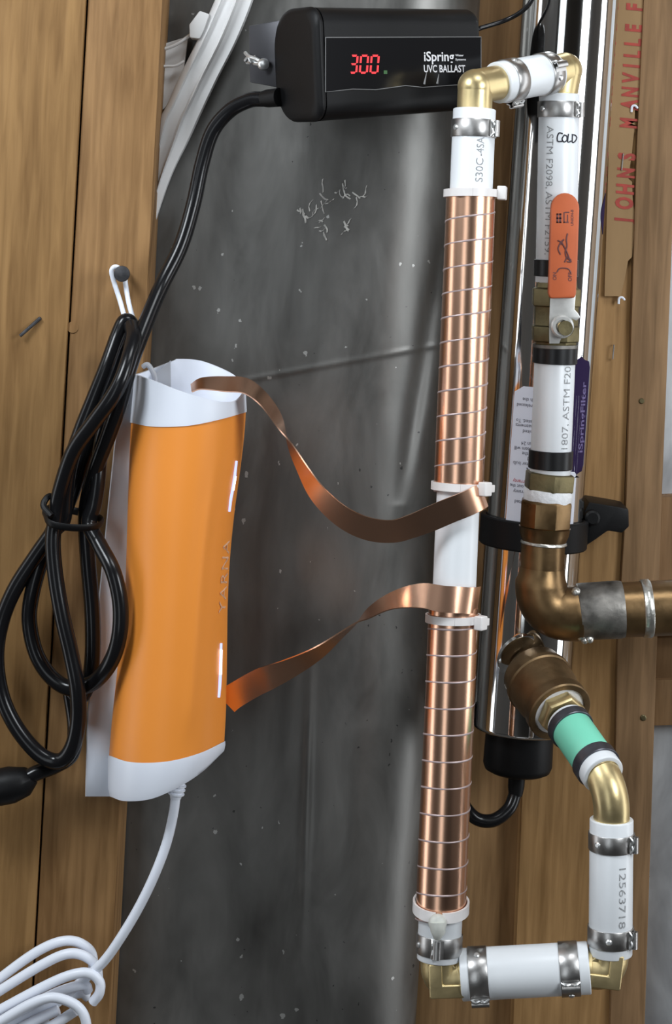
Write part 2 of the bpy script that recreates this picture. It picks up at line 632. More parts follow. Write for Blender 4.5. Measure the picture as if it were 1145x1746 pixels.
# ------------------------------------------------------------------ sheet metal duct behind everything
def duct_y(px, py):
    edge = 815 - 0.063 * py           # right silhouette in the photo
    y = 0.0895
    a = max(0.0, px - (edge - 138)) * 0.000425
    y += 0.064 - math.sqrt(max(0.0, 0.064 ** 2 - a * a))
    q = Vector((px * 0.006, py * 0.003, 0))
    y += 0.0014 * noise.noise(q) + 0.0004 * noise.noise(q * 3.1)
    # long shallow dent, shaped to imitate the coil's dark shade on the sheet
    dx = (px - (742 - (py - 480) * 0.16))
    if 380 < py < 860:
        y += 0.004 * math.exp(-(dx / 14.0) ** 2) * math.sin(PI * (py - 380) / 480.0) ** 0.7
    # vertical fold lower down
    dx = px - (528 - (py - 1180) * 0.03)
    if 1080 < py < 1650:
        y += 0.0014 * math.exp(-(dx / 7.0) ** 2) * math.sin(PI * (py - 1080) / 570.0)
    # lap seam: the sheet below stands a little proud
    line = 655 - (px - 380) * 0.182
    y -= 0.0007 * math.exp(-((py - line) / 4.0) ** 2) - 0.0004 / (1 + math.exp(-(py - line) / 3.0))
    return y


DUCT = thing('sheet_metal_duct', 'large dull grey galvanised sheet metal duct standing between the wooden studs', 'duct', P(480, 1900, 0.1))
mb = MB()
rings = []
NX, NY = 150, 620
for i in range(NY + 1):
    py = -260 + (2200.0 * i / NY)
    row = []
    for j in range(NX + 1):
        edge = 815 - 0.063 * py
        px = lerp(120 - 0.05 * py, edge, j / NX)
        row.append(P(px, py, duct_y(px, py)))
    for k in range(1, 4):
        row.append(P(edge + 1.5 * k, py, 0) * 0 + row[NX] + Vector((0.0006 * k, 0.0025 * k, 0)))
    rings.append(row)
mb.rings(rings, False)
mb.build('duct_wall', M['duct'], DUCT, 60)
# torn tape residue on the duct
for (cx, cy, n, sz) in ((556, 338, 5, 13), (608, 335, 6, 12), (586, 322, 4, 9), (520, 372, 5, 13), (545, 386, 6, 9), (590, 385, 5, 8), (511, 362, 3, 6)):
    mb = MB()
    for k in range(n):
        a0 = random.uniform(0, 6.28)
        x, y_ = cx + random.uniform(-sz, sz), cy + random.uniform(-sz, sz) * 1.1
        pts = []
        for q in range(4):
            dd = duct_y(x, y_) - 0.0006
            pts.append(P(x, y_, dd))
            a0 += random.uniform(-0.9, 0.9)
            x += math.cos(a0) * sz * 0.42
            y_ += math.sin(a0) * sz * 0.6
        wv = [Vector((0.0006 * random.uniform(0.3, 1.1), 0, 0.0004)) for _ in pts]
        mb.ribbon(pts, wv, 0.0002)
    mb.build('tape_residue', M['residue'], DUCT, 0)

# foil-faced panel beyond the right stud
o = plank('metal_panel', [(1085, -260), (1500, -260), (1500, 1990), (1060, 1990)], 0.168, 0.006, M['foil'], None, 0.0)
tag(o, 'pale speckled metal sheet showing at the right edge behind the stud', 'panel')

# ------------------------------------------------------------------ kraft paper facing with printed letters
KR = thing('kraft_paper', 'brown kraft paper facing printed with red capitals, stapled to the right stud', 'paper', P(1070, 480, 0.126))
outl = [(1046, -60), (1105, -60), (1098, 20), (1093, 90), (1090, 150), (1090, 184), (1082, 186), (1081, 220), (1078, 246), (1076, 268), (1073, 285), (1071, 305),
        (1077, 310), (1078, 340), (1081, 362), (1080, 400), (1077, 438), (1070, 445), (1064, 478), (1058, 505), (1030, 505), (1036, 300)]
MB().prism([P(a, b, 0.1245) for a, b in outl], (0, 0.0022, 0)).build('sheet', M['kraft'], KR, 0)
ydn = 0.1242
for s, py in (('J', 379), ('O', 358), ('H', 333), ('N', 305), ('S', 274), ('M', 220), ('A', 188), ('N', 167), ('V', 142), ('I', 117), ('L', 100), ('L', 80), ('E', 56), ('F', 20)):
    px = 1097 - 0.056 * py
    O = P(px, py, ydn)
    up = (P(px + 3, py - 60, ydn) - P(px, py, ydn)).normalized()
    left = Vector((-1, 0, 0.05)).normalized()
    sx = 0.72 if s in 'MN' else 0.8
    vs, fs = text_plane(s, O, up, left, 0.0175, 0.045, sx * 0.78)
    MB().add(vs, fs).build('letter', M['red_ink'], KR, 0)
for a, b in (((1062, 262), (1059, 290)), ((1046, 588), (1044, 612))):
    mb = MB().sweep([P(*a, 0.127), P(a[0], a[1], 0.1236), P(*b, 0.1236), P(*b, 0.127)], 0.0005, 8)
    o = mb.build('staple', M['steel'], None)
    tag(o, 'thin wire staple pinning the kraft paper below its red letters' if a[1] < 400 else 'thin wire staple in bare wood below the kraft paper', 'staple', None)
for (a, b), lb in (((1081, 184), 'white paint chip at the notch in the kraft paper edge'), ((1059, 511), 'white paint chip at the bottom corner of the kraft paper')):
    pts = [P(a - 5, b + 7, 0.1236), P(a - 4, b - 2, 0.1232), P(a + 1, b - 4, 0.1228), P(a + 6, b + 1, 0.1225)]
    o = MB().sweep(spline(pts, 4), [0.0009] * 12 + [0.0004], 8).build('paint_chip', M['white'], None)
    tag(o, lb, 'paint chip')

# nails and pegs in the timber
for (a, b, y, r, lb) in ((1092, 683, 0.122, 5, 'pale round nail head in the right stud beside the short white pipe'),
                         (1095, 1222, 0.122, 5.5, 'round nail head low in the right stud above the metal panel')):
    o = MB().lathe(P(a, b, y + 0.003), (0, -1, 0), [(0, r * 0.00042), (0.0036, r * 0.00042), (0.0042, r * 0.0003)], 16, True, True, (0, 0, 1)).build('nail', M['brass_dull'], None)
    tag(o, lb, 'nail')
A, B = P(68, 543, 0.0225), P(34, 573, 0.019)
o = MB().sweep([P(70, 541, 0.03), A, B], [0.0012, 0.0014, 0.0012], 10).build('nail', M['nail'], None)
tag(o, 'bent grey nail sticking out of the left wooden stud', 'nail')
o = MB().sweep([P(125, 558, 0.035), P(124, 558, 0.0265)], [0.0045, 0.004], 14, True, ).build('wood_plug', M['wood_b'], None)
tag(o, 'small round knot plug at the seam between the left studs', 'plug')

# hook nail with the loop of white tie wire
NL = thing('nail', 'dark headed nail holding the white wire loop on the left stud', 'nail', P(207, 467, 0.026))
a = P(207, 467, 0.0)
MB().lathe(a, (0.02, 1, 0), [(0, 0.0035), (0.0006, 0.0054), (0.0022, 0.0056), (0.003, 0.0052)], 20, True, True, (0, 0, 1)).build('head', M['nail'], NL)
MB().lathe(a, (0.02, 1, 0), [(0.002, 0.0022), (0.034, 0.0022)], 14, True, True, (0, 0, 1)).build('shank', M['nail'], NL)
lp = [P(214, 548, -0.002), P(205, 515, 0.006), P(194, 480, 0.008), P(190, 462, 0.008), P(196, 455, 0.009), P(205, 459, 0.0096), P(212, 468, 0.0098), P(214, 485, 0.010), P(219, 515, 0.006), P(227, 545, -0.001)]
o = MB().sweep(spline(lp, 8), 0.0017, 12).build('wire_loop', M['white'], None)
tag(o, 'white wire loop hung over the nail, carrying the black cord bundle', 'wire tie')

# ------------------------------------------------------------------ white plastic hanger at the top left
HG = thing('plastic_hanger', 'curved white plastic hanger strap behind the left stud at the top', 'hanger', P(330, 150, 0.07))
outer = spl1([(-120, 470), (0, 432), (70, 404), (135, 371), (190, 345), (240, 322), (290, 297), (340, 278), (420, 253), (480, 238)])
inner = spl1([(-120, 418), (0, 366), (60, 340), (130, 306), (175, 286), (205, 271), (250, 262), (300, 252), (420, 225), (480, 210)])
rings = []
for i in range(60):
    py = -120 + 600 * i / 59
    xo, xi = interp(outer, py), interp(inner, py)
    prof = [(0, 0.070), (0.03, 0.064), (0.16, 0.062), (0.2, 0.066), (0.50, 0.066), (0.53, 0.062), (0.56, 0.0605), (0.59, 0.062), (0.62, 0.066), (0.95, 0.067), (1.0, 0.071), (1.0, 0.086), (0, 0.086)]
    rings.append([P(lerp(xi, xo, f), py, y) for f, y in prof])
MB().rings(rings, True, True, True).build('strap', M['white_old'], HG, 50)
MB().prism([P(a, b, 0.060) for a, b in ((322, 42), (340, 18), (357, 24), (348, 50), (340, 66), (323, 64))], (0, 0.024, 0)).build('lug', M['white_old'], HG, 30, 0.0012)
for pts, r in (([(262, 86), (285, 82), (305, 73), (325, 59), (338, 50)], 0.0022), ([(262, 113), (285, 113), (300, 112), (314, 104)], 0.0018)):
    MB().sweep(spline([P(a, b, 0.066) for a, b in pts], 6), r, 10, True, ((0, 1, 0), 0.6)).build('rib', M['white_old'], HG)
MB().prism([P(a, b, 0.074) for a, b in ((250, 84), (320, 62), (312, 130), (285, 180), (262, 200), (250, 150))], (0, 0.006, 0)).build('web', M['white_old'], HG, 30)

# ------------------------------------------------------------------ UV ballast
BY0, BY1 = -0.040, 0.030
BL = thing('uv_ballast', 'black ballast box with red digits and white lettering at the top', 'ballast', P(640, 205, 0.03))
Lt, Lb = P(546, 11, BY0), P(546, 207, BY0)
Rt, Rb = P(821, 15, BY1), P(821, 186, BY1)
Lc, Rc = (Lt + Lb) / 2, (Rt + Rb) / 2
bd = (Rc - Lc)
blen = bd.length
bd.normalize()
bback = Vector((-bd.y, bd.x, 0)).normalized()
bup = Vector((0, 0, 1))
bup = (bup - bd * bup.dot(bd)).normalized()
hL, hR = (Lt - Lb).length / 2, (Rt - Rb).length / 2
BD = 0.058
UP0 = Vector((0, 0, 1))


def bal_ring(t, inset=0.0):
    """rounded cross-section at distance t from the left edge of the face"""
    h = lerp(hL, hR, max(0, t) / blen) - inset
    c = Lc + bd * t
    pts = []
    rf, rb = 0.012, 0.024
    for (sy, sz, r) in ((1, 1, rb), (0, 1, rf), (0, -1, rf), (1, -1, rb)):
        cy = (BD - r - inset) if sy else (r + inset)
        cz = sz * (h - r)
        a0 = {(1, 1): 0, (0, 1): 90, (0, -1): 180, (1, -1): 270}[(sy, sz)]
        for k in range(9):
            a = R(a0 + 90 * k / 8)
            pts.append(c + bback * (cy + r * math.cos(a)) + bup * (cz + r * math.sin(a)))
    return pts


MB().rings([bal_ring(0.004), bal_ring(blen - 0.004), bal_ring(blen - 0.001, 0.001), bal_ring(blen, 0.004)], True, True, True).build('housing', M['black'], BL, 40)
MB().rings([bal_ring(0.0035, 0.0004), bal_ring(0.0012, -0.0004), bal_ring(-0.0002, 0.0002), bal_ring(-0.0022, 0.0028), bal_ring(-0.0026, 0.006)], True, True, True).build('end_cap', M['black'], BL, 50)


def bal(a, b, out=0.0004):
    """a: mm from left edge along the face, b: mm up from its centre line"""
    return Lc + bd * (a * 0.001) + bup * (b * 0.001) - bback * out


# px -> face coordinates
def balpx(px, py, out=0.0004):
    t = (px - 546) / (821 - 546.0)
    d = lerp(BY0, BY1, t)
    # intersect the view ray with the face plane
    o = Vector((0, -D0, 0))
    r = (P(px, py, 0) - o)
    k = (Lc - o).dot(bback) / r.dot(bback)
    return o + r * k - bback * out


q = [balpx(554, 64), balpx(819, 63), balpx(819, 146), balpx(775, 145), balpx(720, 149), balpx(690, 146), balpx(640, 153), balpx(600, 152), balpx(554, 157)]
FP = MB().prism(q, bback * 0.0006).build('face_panel', M['black_gloss'], BL, 0)
q2 = q + [q[0]]
MB().sweep([p - bback * 0.0001 for p in q2], 0.0003, 6).build('film_edge', M['film_edge'], FP)
for a, b, c, d in ((722, 144, 726, 124), (744, 143, 747, 126)):
    MB().sweep([balpx(a, b, 0.0006), balpx(c, d, 0.0005)], [0.0009, 0.0002], 6).build('film_crease', M['film_edge'], FP)


def seg_digit(ch, x0, x1, y0, y1):
    segs = {'3': 'abcdg', '0': 'abcdef'}[ch]
    mb = MB()
    wd, sl = 3.4, 2.5
    ym = (y0 + y1) / 2

    def q(x, y):
        return balpx(x + sl * (y1 - y) / (y1 - y0), y, 0.0007)

    def hseg(y):
        mb.add([q(x0 + 2, y - wd / 2), q(x1 - 2, y - wd / 2), q(x1 - 3.5, y + wd / 2), q(x0 + 3.5, y + wd / 2)], [(0, 1, 2, 3)])

    def vseg(x, ya, yb):
        mb.add([q(x - wd / 2, ya + 2), q(x + wd / 2, ya + 2), q(x + wd / 2, yb - 2), q(x - wd / 2, yb - 2)], [(0, 1, 2, 3)])
    if 'a' in segs: hseg(y0 + 1)
    if 'g' in segs: hseg(ym)
    if 'd' in segs: hseg(y1 - 1)
    if 'b' in segs: vseg(x1 - 1, y0, ym)
    if 'c' in segs: vseg(x1 - 1, ym, y1)
    if 'f' in segs: vseg(x0 + 1, y0, ym)
    if 'e' in segs: vseg(x0 + 1, ym, y1)
    return mb


for ch, x0, x1 in (('3', 594, 607), ('0', 611, 625), ('0', 629, 643)):
    seg_digit(ch, x0, x1, 94, 125).build('digit', M['red_led'], FP, 0)
MB().add([balpx(653, 120, 0.0006), balpx(659, 120, 0.0006), balpx(659, 126, 0.0006), balpx(653, 126, 0.0006)], [(0, 1, 2, 3)]).build('indicator', M['green_led'], FP, 0)


def bal_text(s, px, py, hpx, wpx, bold, mat_):
    O = balpx(px, py, 0.0007)
    xd = (balpx(px + 60, py - 0.0, 0.0007) - O).normalized()
    size = hpx * SC(0.01) / 0.70
    vs, fs = text2d(s, size, bold)
    wd = max(a for a, b in vs)
    target = (balpx(px + wpx, py, 0.0007) - O).length
    k = target / wd
    MB().add([O + xd * (a * k) + bup * b for a, b in vs], fs).build('lettering', mat_, FP, 0)


bal_text('iSpring', 721, 104, 16, 52, 0.018, M['print_white'])
bal_text('Water', 775, 96, 3.4, 14, 0.02, M['print_white'])
bal_text('Systems', 775, 103, 3.4, 18, 0.02, M['print_white'])
bal_text('UVC BALLAST', 721, 123, 12, 71, 0.02, M['print_white'])
# mounting flange on the left end, cable gland
fl = [P(424, 44, 0.020), P(478, 34, 0.006), P(490, 100, 0.006), P(478, 150, 0.006), P(426, 140, 0.020)]
MB().prism(fl, (0, 0.003, 0)).build('mounting_flange', M['steel_dark'], BL, 30, 0.0008)
for tt in (0.03, 0.10):
    c0 = Lc + bd * tt + bback * (BD - 0.002)
    MB().lathe(c0, (0, 1, 0), [(0, 0.006), (0.0885 - c0.y, 0.006)], 20, True, True, UP0).build('standoff', M['black'], BL)
MB().sweep([P(476, 166, 0.000), P(456, 168, 0.006), P(445, 169, 0.009)], [0.0065, 0.0062, 0.0052], 18).build('cable_gland', M['black'], BL)
MB().sweep(spline([P(812, 50, 0.05), P(822, 47, 0.052), P(860, 35, 0.055), P(888, 20, 0.050), P(905, 2, 0.046), P(914, -25, 0.046), P(918, -120, 0.046)], 8), 0.0017, 12).build('lamp_cable', M['cord'], BL)

SCW = thing('mounting_screw', 'shiny screw with a bent metal tab on the ballast flange', 'screw', P(440, 105, 0.024))
MB().lathe(P(452, 110, 0.006), (-0.5, 0.86, 0.1), [(0, 0.0012), (0.0006, 0.0034), (0.002, 0.0042), (0.0035, 0.0042), (0.005, 0.002), (0.026, 0.0018)], 18, True, True).build('screw', M['bright_steel'], SCW)
MB().sweep(spline([P(446, 106, 0.010), P(434, 99, 0.014), P(424, 96, 0.018), P(418, 90, 0.024)], 5), 0.0013, 10).build('tab', M['bright_steel'], SCW)
MB().sweep(spline([P(418, 104, 0.020), P(424, 98, 0.018), P(430, 105, 0.018), P(440, 84, 0.020), P(434, 80, 0.024)], 5), 0.0014, 8).build('tab', M['bright_steel'], SCW)

# ------------------------------------------------------------------ black power cord bundle
CB = thing('cord_bundle', 'thick glossy black power cord bundled into hanging loops on the left stud', 'cord', P(120, 900, 0.02))
cr = 0.0054
mb = MB()
main = [(448, 169, .008), (425, 171, .013), (392, 188, .019), (362, 224, .023), (344, 280, .024), (329, 350, .021), (308, 420, .014), (274, 490, .004), (243, 565, -.016), (219, 632, -.030), (203, 690, -.030), (184, 745, -.022),
        (163, 800, -.010), (150, 850, -.004), (146, 890, .000), (150, 960, .001), (157, 1040, .002), (158, 1110, .002), (152, 1160, .003), (136, 1190, .008), (120, 1178, .012)]
mb.sweep(spline([P(*p) for p in main], 8), cr, 18)
MBL = mb.build('cord_run', M['cord'], CB)
s2 = [(190, 705, .004), (206, 650, .004), (220, 600, .003), (226, 566, .000), (222, 551, -.006), (212, 549, -.008), (200, 575, -.010), (182, 625, -.016), (160, 680, -.018), (138, 735, -.016), (120, 790, -.012), (112, 840, -.010), (108, 885, -.010),
      (92, 905, -.010), (60, 950, -.008), (25, 1005, -.006), (3, 1060, -.004), (-6, 1120, -.004), (3, 1185, -.004), (28, 1240, -.006), (66, 1285, -.008), (100, 1298, -.010), (122, 1276, -.014),
      (133, 1230, -.018), (132, 1175, -.022), (121, 1115, -.022), (106, 1050, -.022), (95, 985, -.020), (90, 925, -.018), (95, 880, -.016), (103, 835, -.020), (125, 770, -.030), (160, 720, -.038), (188, 682, -.043), (206, 650, -.043), (220, 610, -.036), (228, 575, -.024), (224, 556, -.012)]
MB().sweep(spline([P(*p) for p in s2], 8), cr, 18).build('cord_loop', M['cord'], CB)
s3 = [(230, 600, .000), (212, 640, -.002), (188, 700, -.002), (172, 760, -.006), (166, 820, -.010), (160, 860, -.010), (152, 893, -.010), (170, 930, -.020), (193, 975, -.031), (205, 1030, -.034), (203, 1085, -.034), (188, 1130, -.028), (160, 1163, -.014),
      (122, 1174, -.008), (88, 1155, -.004), (62, 1115, -.002), (50, 1060, -.002), (55, 1010, -.004), (72, 950, -.004), (90, 905, -.004), (110, 870, -.002), (130, 820, .002), (150, 760, .004), (172, 700, .002), (194, 640, .002), (210, 590, .002)]
MB().sweep(spline([P(*p) for p in s3], 8), cr, 18).build('cord_loop', M['cord'], CB)
tail = [(120, 1180, .012), (128, 1240, .012), (122, 1285, .008), (95, 1305, .004), (62, 1318, .000), (40, 1330, -.002)]
MB().sweep(spline([P(*p) for p in tail], 6), cr, 16).build('cord_run', M['cord'], CB)
MB().sweep([P(52, 1322, -.002), P(40, 1332, -.002), P(20, 1338, -.002), (P(0, 1342, -.002)), P(-30, 1348, -.002), P(-50, 1352, -.002)], [0.007, 0.0105, 0.0125, 0.0125, 0.011, 0.009], 20).build('plug', M['black'], CB, 60)
# cable tie band around the bundle
tb = [(74, 872, -.012), (86, 893, -.030), (128, 900, -.030), (165, 897, -.022), (172, 885, .000), (130, 872, .012), (88, 866, .010), (74, 872, -.012)]
MB().sweep(spline([P(*p) for p in tb], 8), 0.0026, 10, True, ((0, 0, 1), 0.35)).build('cord_tie', M['black'], CB)
MB().sweep(spline([P(88, 880, -.024), P(74, 862, -.02), P(84, 846, -.016), P(98, 856, -.014), P(92, 876, -.02)], 5), 0.0022, 8).build('cord_tie', M['black'], CB)

# ------------------------------------------------------------------ water descaler
DV = thing('water_descaler', 'orange and white water descaler with glowing blue strips on the stud', 'descaler', P(265, 1366, 0.02))
xL = spl1([(640, 228), (720, 223), (850, 218), (1000, 213), (1130, 201), (1270, 187), (1366, 184)])
xR = spl1([(640, 419), (710, 418.5), (780, 412), (870, 400), (950, 392), (1030, 388), (1100, 387), (1200, 385.5), (1270, 382), (1366, 378)])
oT = spl1([(0, 720), (0.2, 727), (0.5, 725.5), (0.77, 715), (1, 702)])
oB = spl1([(0, 1288), (0.2, 1300), (0.5, 1299), (0.78, 1285), (1, 1264)])
YB_, BB = 0.004, 0.050


def dev(th, py_of_w, inset=0.0, t=0.5):
    """th 0..pi front from left to right, pi..2pi back"""
    wv = (1 - math.cos(th)) / 2
    py = py_of_w(wv, th)
    a, b = interp(xL, py), interp(xR, py)
    mid, half = (a + b) / 2, (b - a) / 2 - inset * 2500
    s = math.sin(th)
    if th <= PI + 1e-6:
        y = YB_ - (BB - inset) * (max(0, s) ** 0.82)
        # soft crease running down the right of the cover
        env = max(0.0, min(1.0, (py - 760) / 120.0)) * max(0.0, min(1.0, (1275 - py) / 60.0))
        y -= 0.0013 * env * math.exp(-((wv - lerp(0.80, 0.66, max(0, min(1, (py - 720) / 560))) ** 1.0) / 0.05) ** 2)
    else:
        y = YB_ + (0.020 - inset) * (abs(s) ** 0.6)
    return P(mid - half * math.cos(th), py, y)


NT = 128
ths = [2 * PI * j / NT for j in range(NT)]
rings = []
for i in range(41):
    t = i / 40
    ins = 0.0
    rings.append([dev(th, lambda w_, h_: lerp(interp(oT, w_), interp(oB, w_), t), ins) for th in ths])
CV = MB().rings(rings, True, True, True).build('front_cover', M['orange'], DV, 50)
rimF = spl1([(0, 638), (0.2, 651), (0.38, 664), (0.6, 677), (0.8, 685), (0.93, 682), (1, 668)])
rimB = spl1([(0, 638), (0.08, 634), (0.36, 614), (0.37, 612), (0.6, 615), (0.85, 634), (0.95, 650), (1, 668)])


def rim(w_, h_):
    return interp(rimF if h_ <= PI else rimB, w_)


def ring_dev(fn, ins):
    return [dev(th, fn, ins) for th in ths]


rg = [ring_dev(lambda a, h: interp(oT, a) + 0.5, -0.0006), ring_dev(lambda a, h: lerp(interp(oT, a), rim(a, h), 0.1), -0.0006),
      ring_dev(lambda a, h: lerp(interp(oT, a), rim(a, h), 0.55), -0.0002), ring_dev(rim, 0.0), ring_dev(rim, 0.0020),
      ring_dev(lambda a, h: max(rim(a, h), 690) + 4, 0.0024)]
MB().rings(rg, True, False, True).build('top_cap', M['white'], DV, 40)
botE = spl1([(0, 1358), (0.14, 1366), (0.38, 1362), (0.63, 1341), (0.83, 1316), (1, 1284)])
rg = [ring_dev(lambda a, h: interp(oB, a) - 0.5, -0.0006), ring_dev(lambda a, h: interp(oB, a) + 6, -0.0008),
      ring_dev(lambda a, h: lerp(interp(oB, a), interp(botE, a), 0.8), -0.0002), ring_dev(lambda a, h: interp(botE, a), 0.0012)]
MB().rings(rg, True, False, True).build('bottom_cap', M['white'], DV, 40)
# base plate against the stud
rings = []
bl = spl1([(640, 207), (830, 187), (1000, 170), (1200, 150), (1270, 147), (1362, 145)])
for i in range(21):
    py = lerp(646, 1358, i / 20)
    a, b = interp(bl, py), interp(xR, min(py, 1300)) - 26
    o1 = interp(xL, py)
    b = o1 + 14 if py < 712 else b
    b = min(b, lerp(interp(xR, 1270) - 26, 215, max(0, min(1, (py - 1270) / 88.0)))) if py > 1270 else b
    rings.append([P(a, py, 0.027), P(a, py, 0.0145), P(a + 2, py, 0.0125), P(o1 + 12, py, 0.0125), P(b, py, 0.0125), P(b, py, 0.027)])
MB().rings(rings, True, True, True).build('base_plate', M['white'], DV, 30)
# grey terminal block and screw eyes inside the open top
MB().prism([P(a, b, 0.014) for a, b in ((262, 640), (290, 615), (291, 668), (266, 662))], (0, 0.004, 0)).build('terminal_block', M['slate'], DV, 0)
MB().sweep(spline([P(244, 625, 0.0), P(252, 622, -0.002), P(262, 638, -0.002), P(264, 655, 0.002)], 5), 0.0018, 10).build('wall_clip', M['slate'], DV)


def on_cover(px, py, out=0.0006):
    a, b = interp(xL, py), interp(xR, py)
    c = max(-1, min(1, ((a + b) / 2 - px) / ((b - a) / 2)))
    th = math.acos(c)
    p = dev(th, lambda w_, h_: py, -out)
    return p


for pts, core in ((((402, 786), (399, 810), (396, 830), (392, 852), (390, 872)), ((399, 812), (395, 836))), (((376, 1097), (375, 1120), (374.5, 1145), (373.5, 1170), (372, 1189)), ((375, 1108), (374, 1150)))):
    st = MB().sweep([on_cover(a, b, 0.0002) for a, b in pts], [0.0010, 0.0012, 0.0013, 0.0012, 0.0010], 8).build('light_strip', M['led_blue'], DV)
    MB().sweep([on_cover(a, b, 0.0009) for a, b in core], [0.0009, 0.0009], 8).build('bright_core', M['led_core'], st)
# lettering down the nose, reading upward
vs, fs = text2d('YARNA', 0.012, 0.0, 1.28, 1.12)
wd = max(a for a, b in vs)
V = []
for a, b in vs:
    f = a / wd
    py = lerp(1046, 921, f)
    px = lerp(382.5, 390.5, f) - (b / 0.0085) * 11
    V.append(on_cover(px, py, 0.0004))
MB().add(V, fs).build('lettering', M['dev_letter'], DV, 0)

# ------------------------------------------------------------------ white lead of the descaler, coiled at the bottom left
WC = thing('power_lead', 'white power lead coming out below the descaler, coiled at bottom left', 'cord', P(120, 1746, 0.0))
MB().sweep([P(303, 1336, -0.02), P(301, 1346, -0.022), P(300, 1352, -0.022), P(299, 1362, -0.022)], [0.0050, 0.0048, 0.0046, 0.0036], 14).build('strain_relief', M['white'], WC, 50)
for k in range(3):
    MB().lathe(P(303.5 - 1.5 * k, 1337 + 7 * k, -0.022), P(299, 1362, -0.022) - P(303, 1336, -0.022), [(0, 0.004), (0.0003, 0.0056), (0.0013, 0.0056), (0.0016, 0.004)], 16, True, True).build('relief_ridge', M['white'], WC)
lead = [(300, 1355, -.022), (295, 1390, -.022), (283, 1440, -.022), (262, 1495, -.022), (235, 1550, -.020), (205, 1600, -.018), (178, 1638, -.014), (150, 1664, -.008), (120, 1690, 0.0), (80, 1730, .004), (60, 1790, .004)]
MB().sweep(spline([P(*p) for p in lead], 8), 0.0033, 14).build('lead_run', M['white'], WC)
loops = [[(158, 1665, .004), (157, 1628, .004), (140, 1610, .004), (116, 1604, .004), (86, 1611, .004), (50, 1631, .004), (0, 1668, .004), (-60, 1715, .004)],
         [(168, 1672, -.004), (163, 1646, -.004), (141, 1629, -.004), (112, 1627, -.004), (70, 1646, -.004), (0, 1689, -.004), (-70, 1735, -.004)],
         [(158, 1709, -.012), (169, 1694, -.014), (170, 1675, -.014), (156, 1661, -.014), (131, 1660, -.014), (87, 1676, -.014), (0, 1722, -.014), (-70, 1762, -.012)],
         [(150, 1690, -.004), (145, 1680, -.006), (120, 1684, -.006), (80, 1700, -.006), (0, 1742, -.006), (-60, 1775, -.006)],
         [(147, 1790, -.020), (147, 1745, -.022), (136, 1720, -.022), (113, 1706, -.022), (85, 1701, -.022), (50, 1713, -.022), (0, 1742, -.022), (-60, 1780, -.02)],
         [(128, 1724, -.014), (95, 1745, -.014), (40, 1775, -.014), (-40, 1815, -.014)],
         [(150, 1700, .004), (132, 1694, .002), (60, 1722, .002), (-20, 1765, .002)],
         [(100, 1722, -.004), (50, 1745, -.004), (-30, 1790, -.004)]]
for lpx in loops:
    MB().sweep(spline([P(*p) for p in lpx], 8), 0.0034, 14).build('lead_loop', M['white'], WC)

# ------------------------------------------------------------------ plumbing helpers
RP = 0.0142     # pipe outer radius
YF = -0.025     # depth of the front loop
YC = 0.030      # depth of the cold riser


def pipe(name, label, A, B, r=RP, m='pex', ri=None):
    A, B = Vector(A), Vector(B)
    t = thing(name, label, 'pipe', (A + B) / 2 if abs((A - B).z) < 0.03 else (A if A.z < B.z else B))
    L_ = (B - A).length
    ri = ri or r * 0.80
    MB().lathe(A, B - A, [(0.002, ri), (0, ri), (0, r - 0.0008), (0.0003, r - 0.0002), (0.0008, r), (L_ - 0.0008, r), (L_ - 0.0003, r - 0.0002), (L_, r - 0.0008), (L_, ri), (L_ - 0.002, ri)], 48).build('tube', M[m], t, 50)
    return t


def elbow(label, A, C, B, r=0.0118, collar=True, block=False, bend=0.013, m='brass', ball=False):
    """brass elbow running A -> corner C -> B"""
    A, C, B = Vector(A), Vector(C), Vector(B)
    t = thing('brass_elbow', label, 'elbow', C)
    da, db = (A - C).normalized(), (B - C).normalized()
    p0, p1 = C + da * bend, C + db * bend
    path = [A, lerp(A, p0, 0.5), p0]
    for k in range(1, 10):
        u = k / 10
        path.append(p0 * (1 - u) ** 2 + C * 2 * u * (1 - u) + p1 * u * u)
    path += [p1, lerp(p1, B, 0.5), B]
    if ball:
        me_ = MB()
        for E, d in ((A, da), (B, db)):
            me_.lathe(C, d, [(0, r), ((E - C).length, r)], 40, True, True)
        me_.lathe(C - da * r * 1.02, da, [(r * 1.02 * (1 - math.cos(R(k * 10))), r * 1.02 * math.sin(R(k * 10))) for k in range(19)], 40)
        me_.build('body', M[m], t, 50)
    else:
        MB().sweep(path, r, 32).build('body', M[m], t, 50)
    if collar:
        for E, d in ((A, da), (B, db)):
            MB().lathe(E - d * 0.0045, d, [(0, r), (0.0003, r + 0.0006), (0.0022, r + 0.0007), (0.0028, r)], 36).build('collar', M[m], t)
    if block:
        # flat L-shaped casting face and triangular web on the side towards the room
        f = da.cross(db).normalized()
        if f.y > 0:
            f = -f
        e1, e2 = da, (db - da * db.dot(da)).normalized()

        def q(a, b, h):
            return C + e1 * a + e2 * b + f * h
        lo, hi, ln = -0.6 * r, 0.12 * r, 0.0150
        MB().prism([q(a, b, r + 0.0012) for a, b in ((lo, lo), (ln, lo), (ln, hi), (hi, hi), (hi, ln), (lo, ln))], -f * (r * 1.1)).build('cast_face', M[m], t, 30, 0.0016, 3)
        MB().prism([q(0, 0, r * 0.75), q(ln, 0, r * 0.75), q(ln, r * 0.55, r * 0.75), q(r * 0.55, ln, r * 0.75), q(0, ln, r * 0.75)], -f * (r * 1.4)).build('web', M[m], t, 0, 0.0008)
    return t


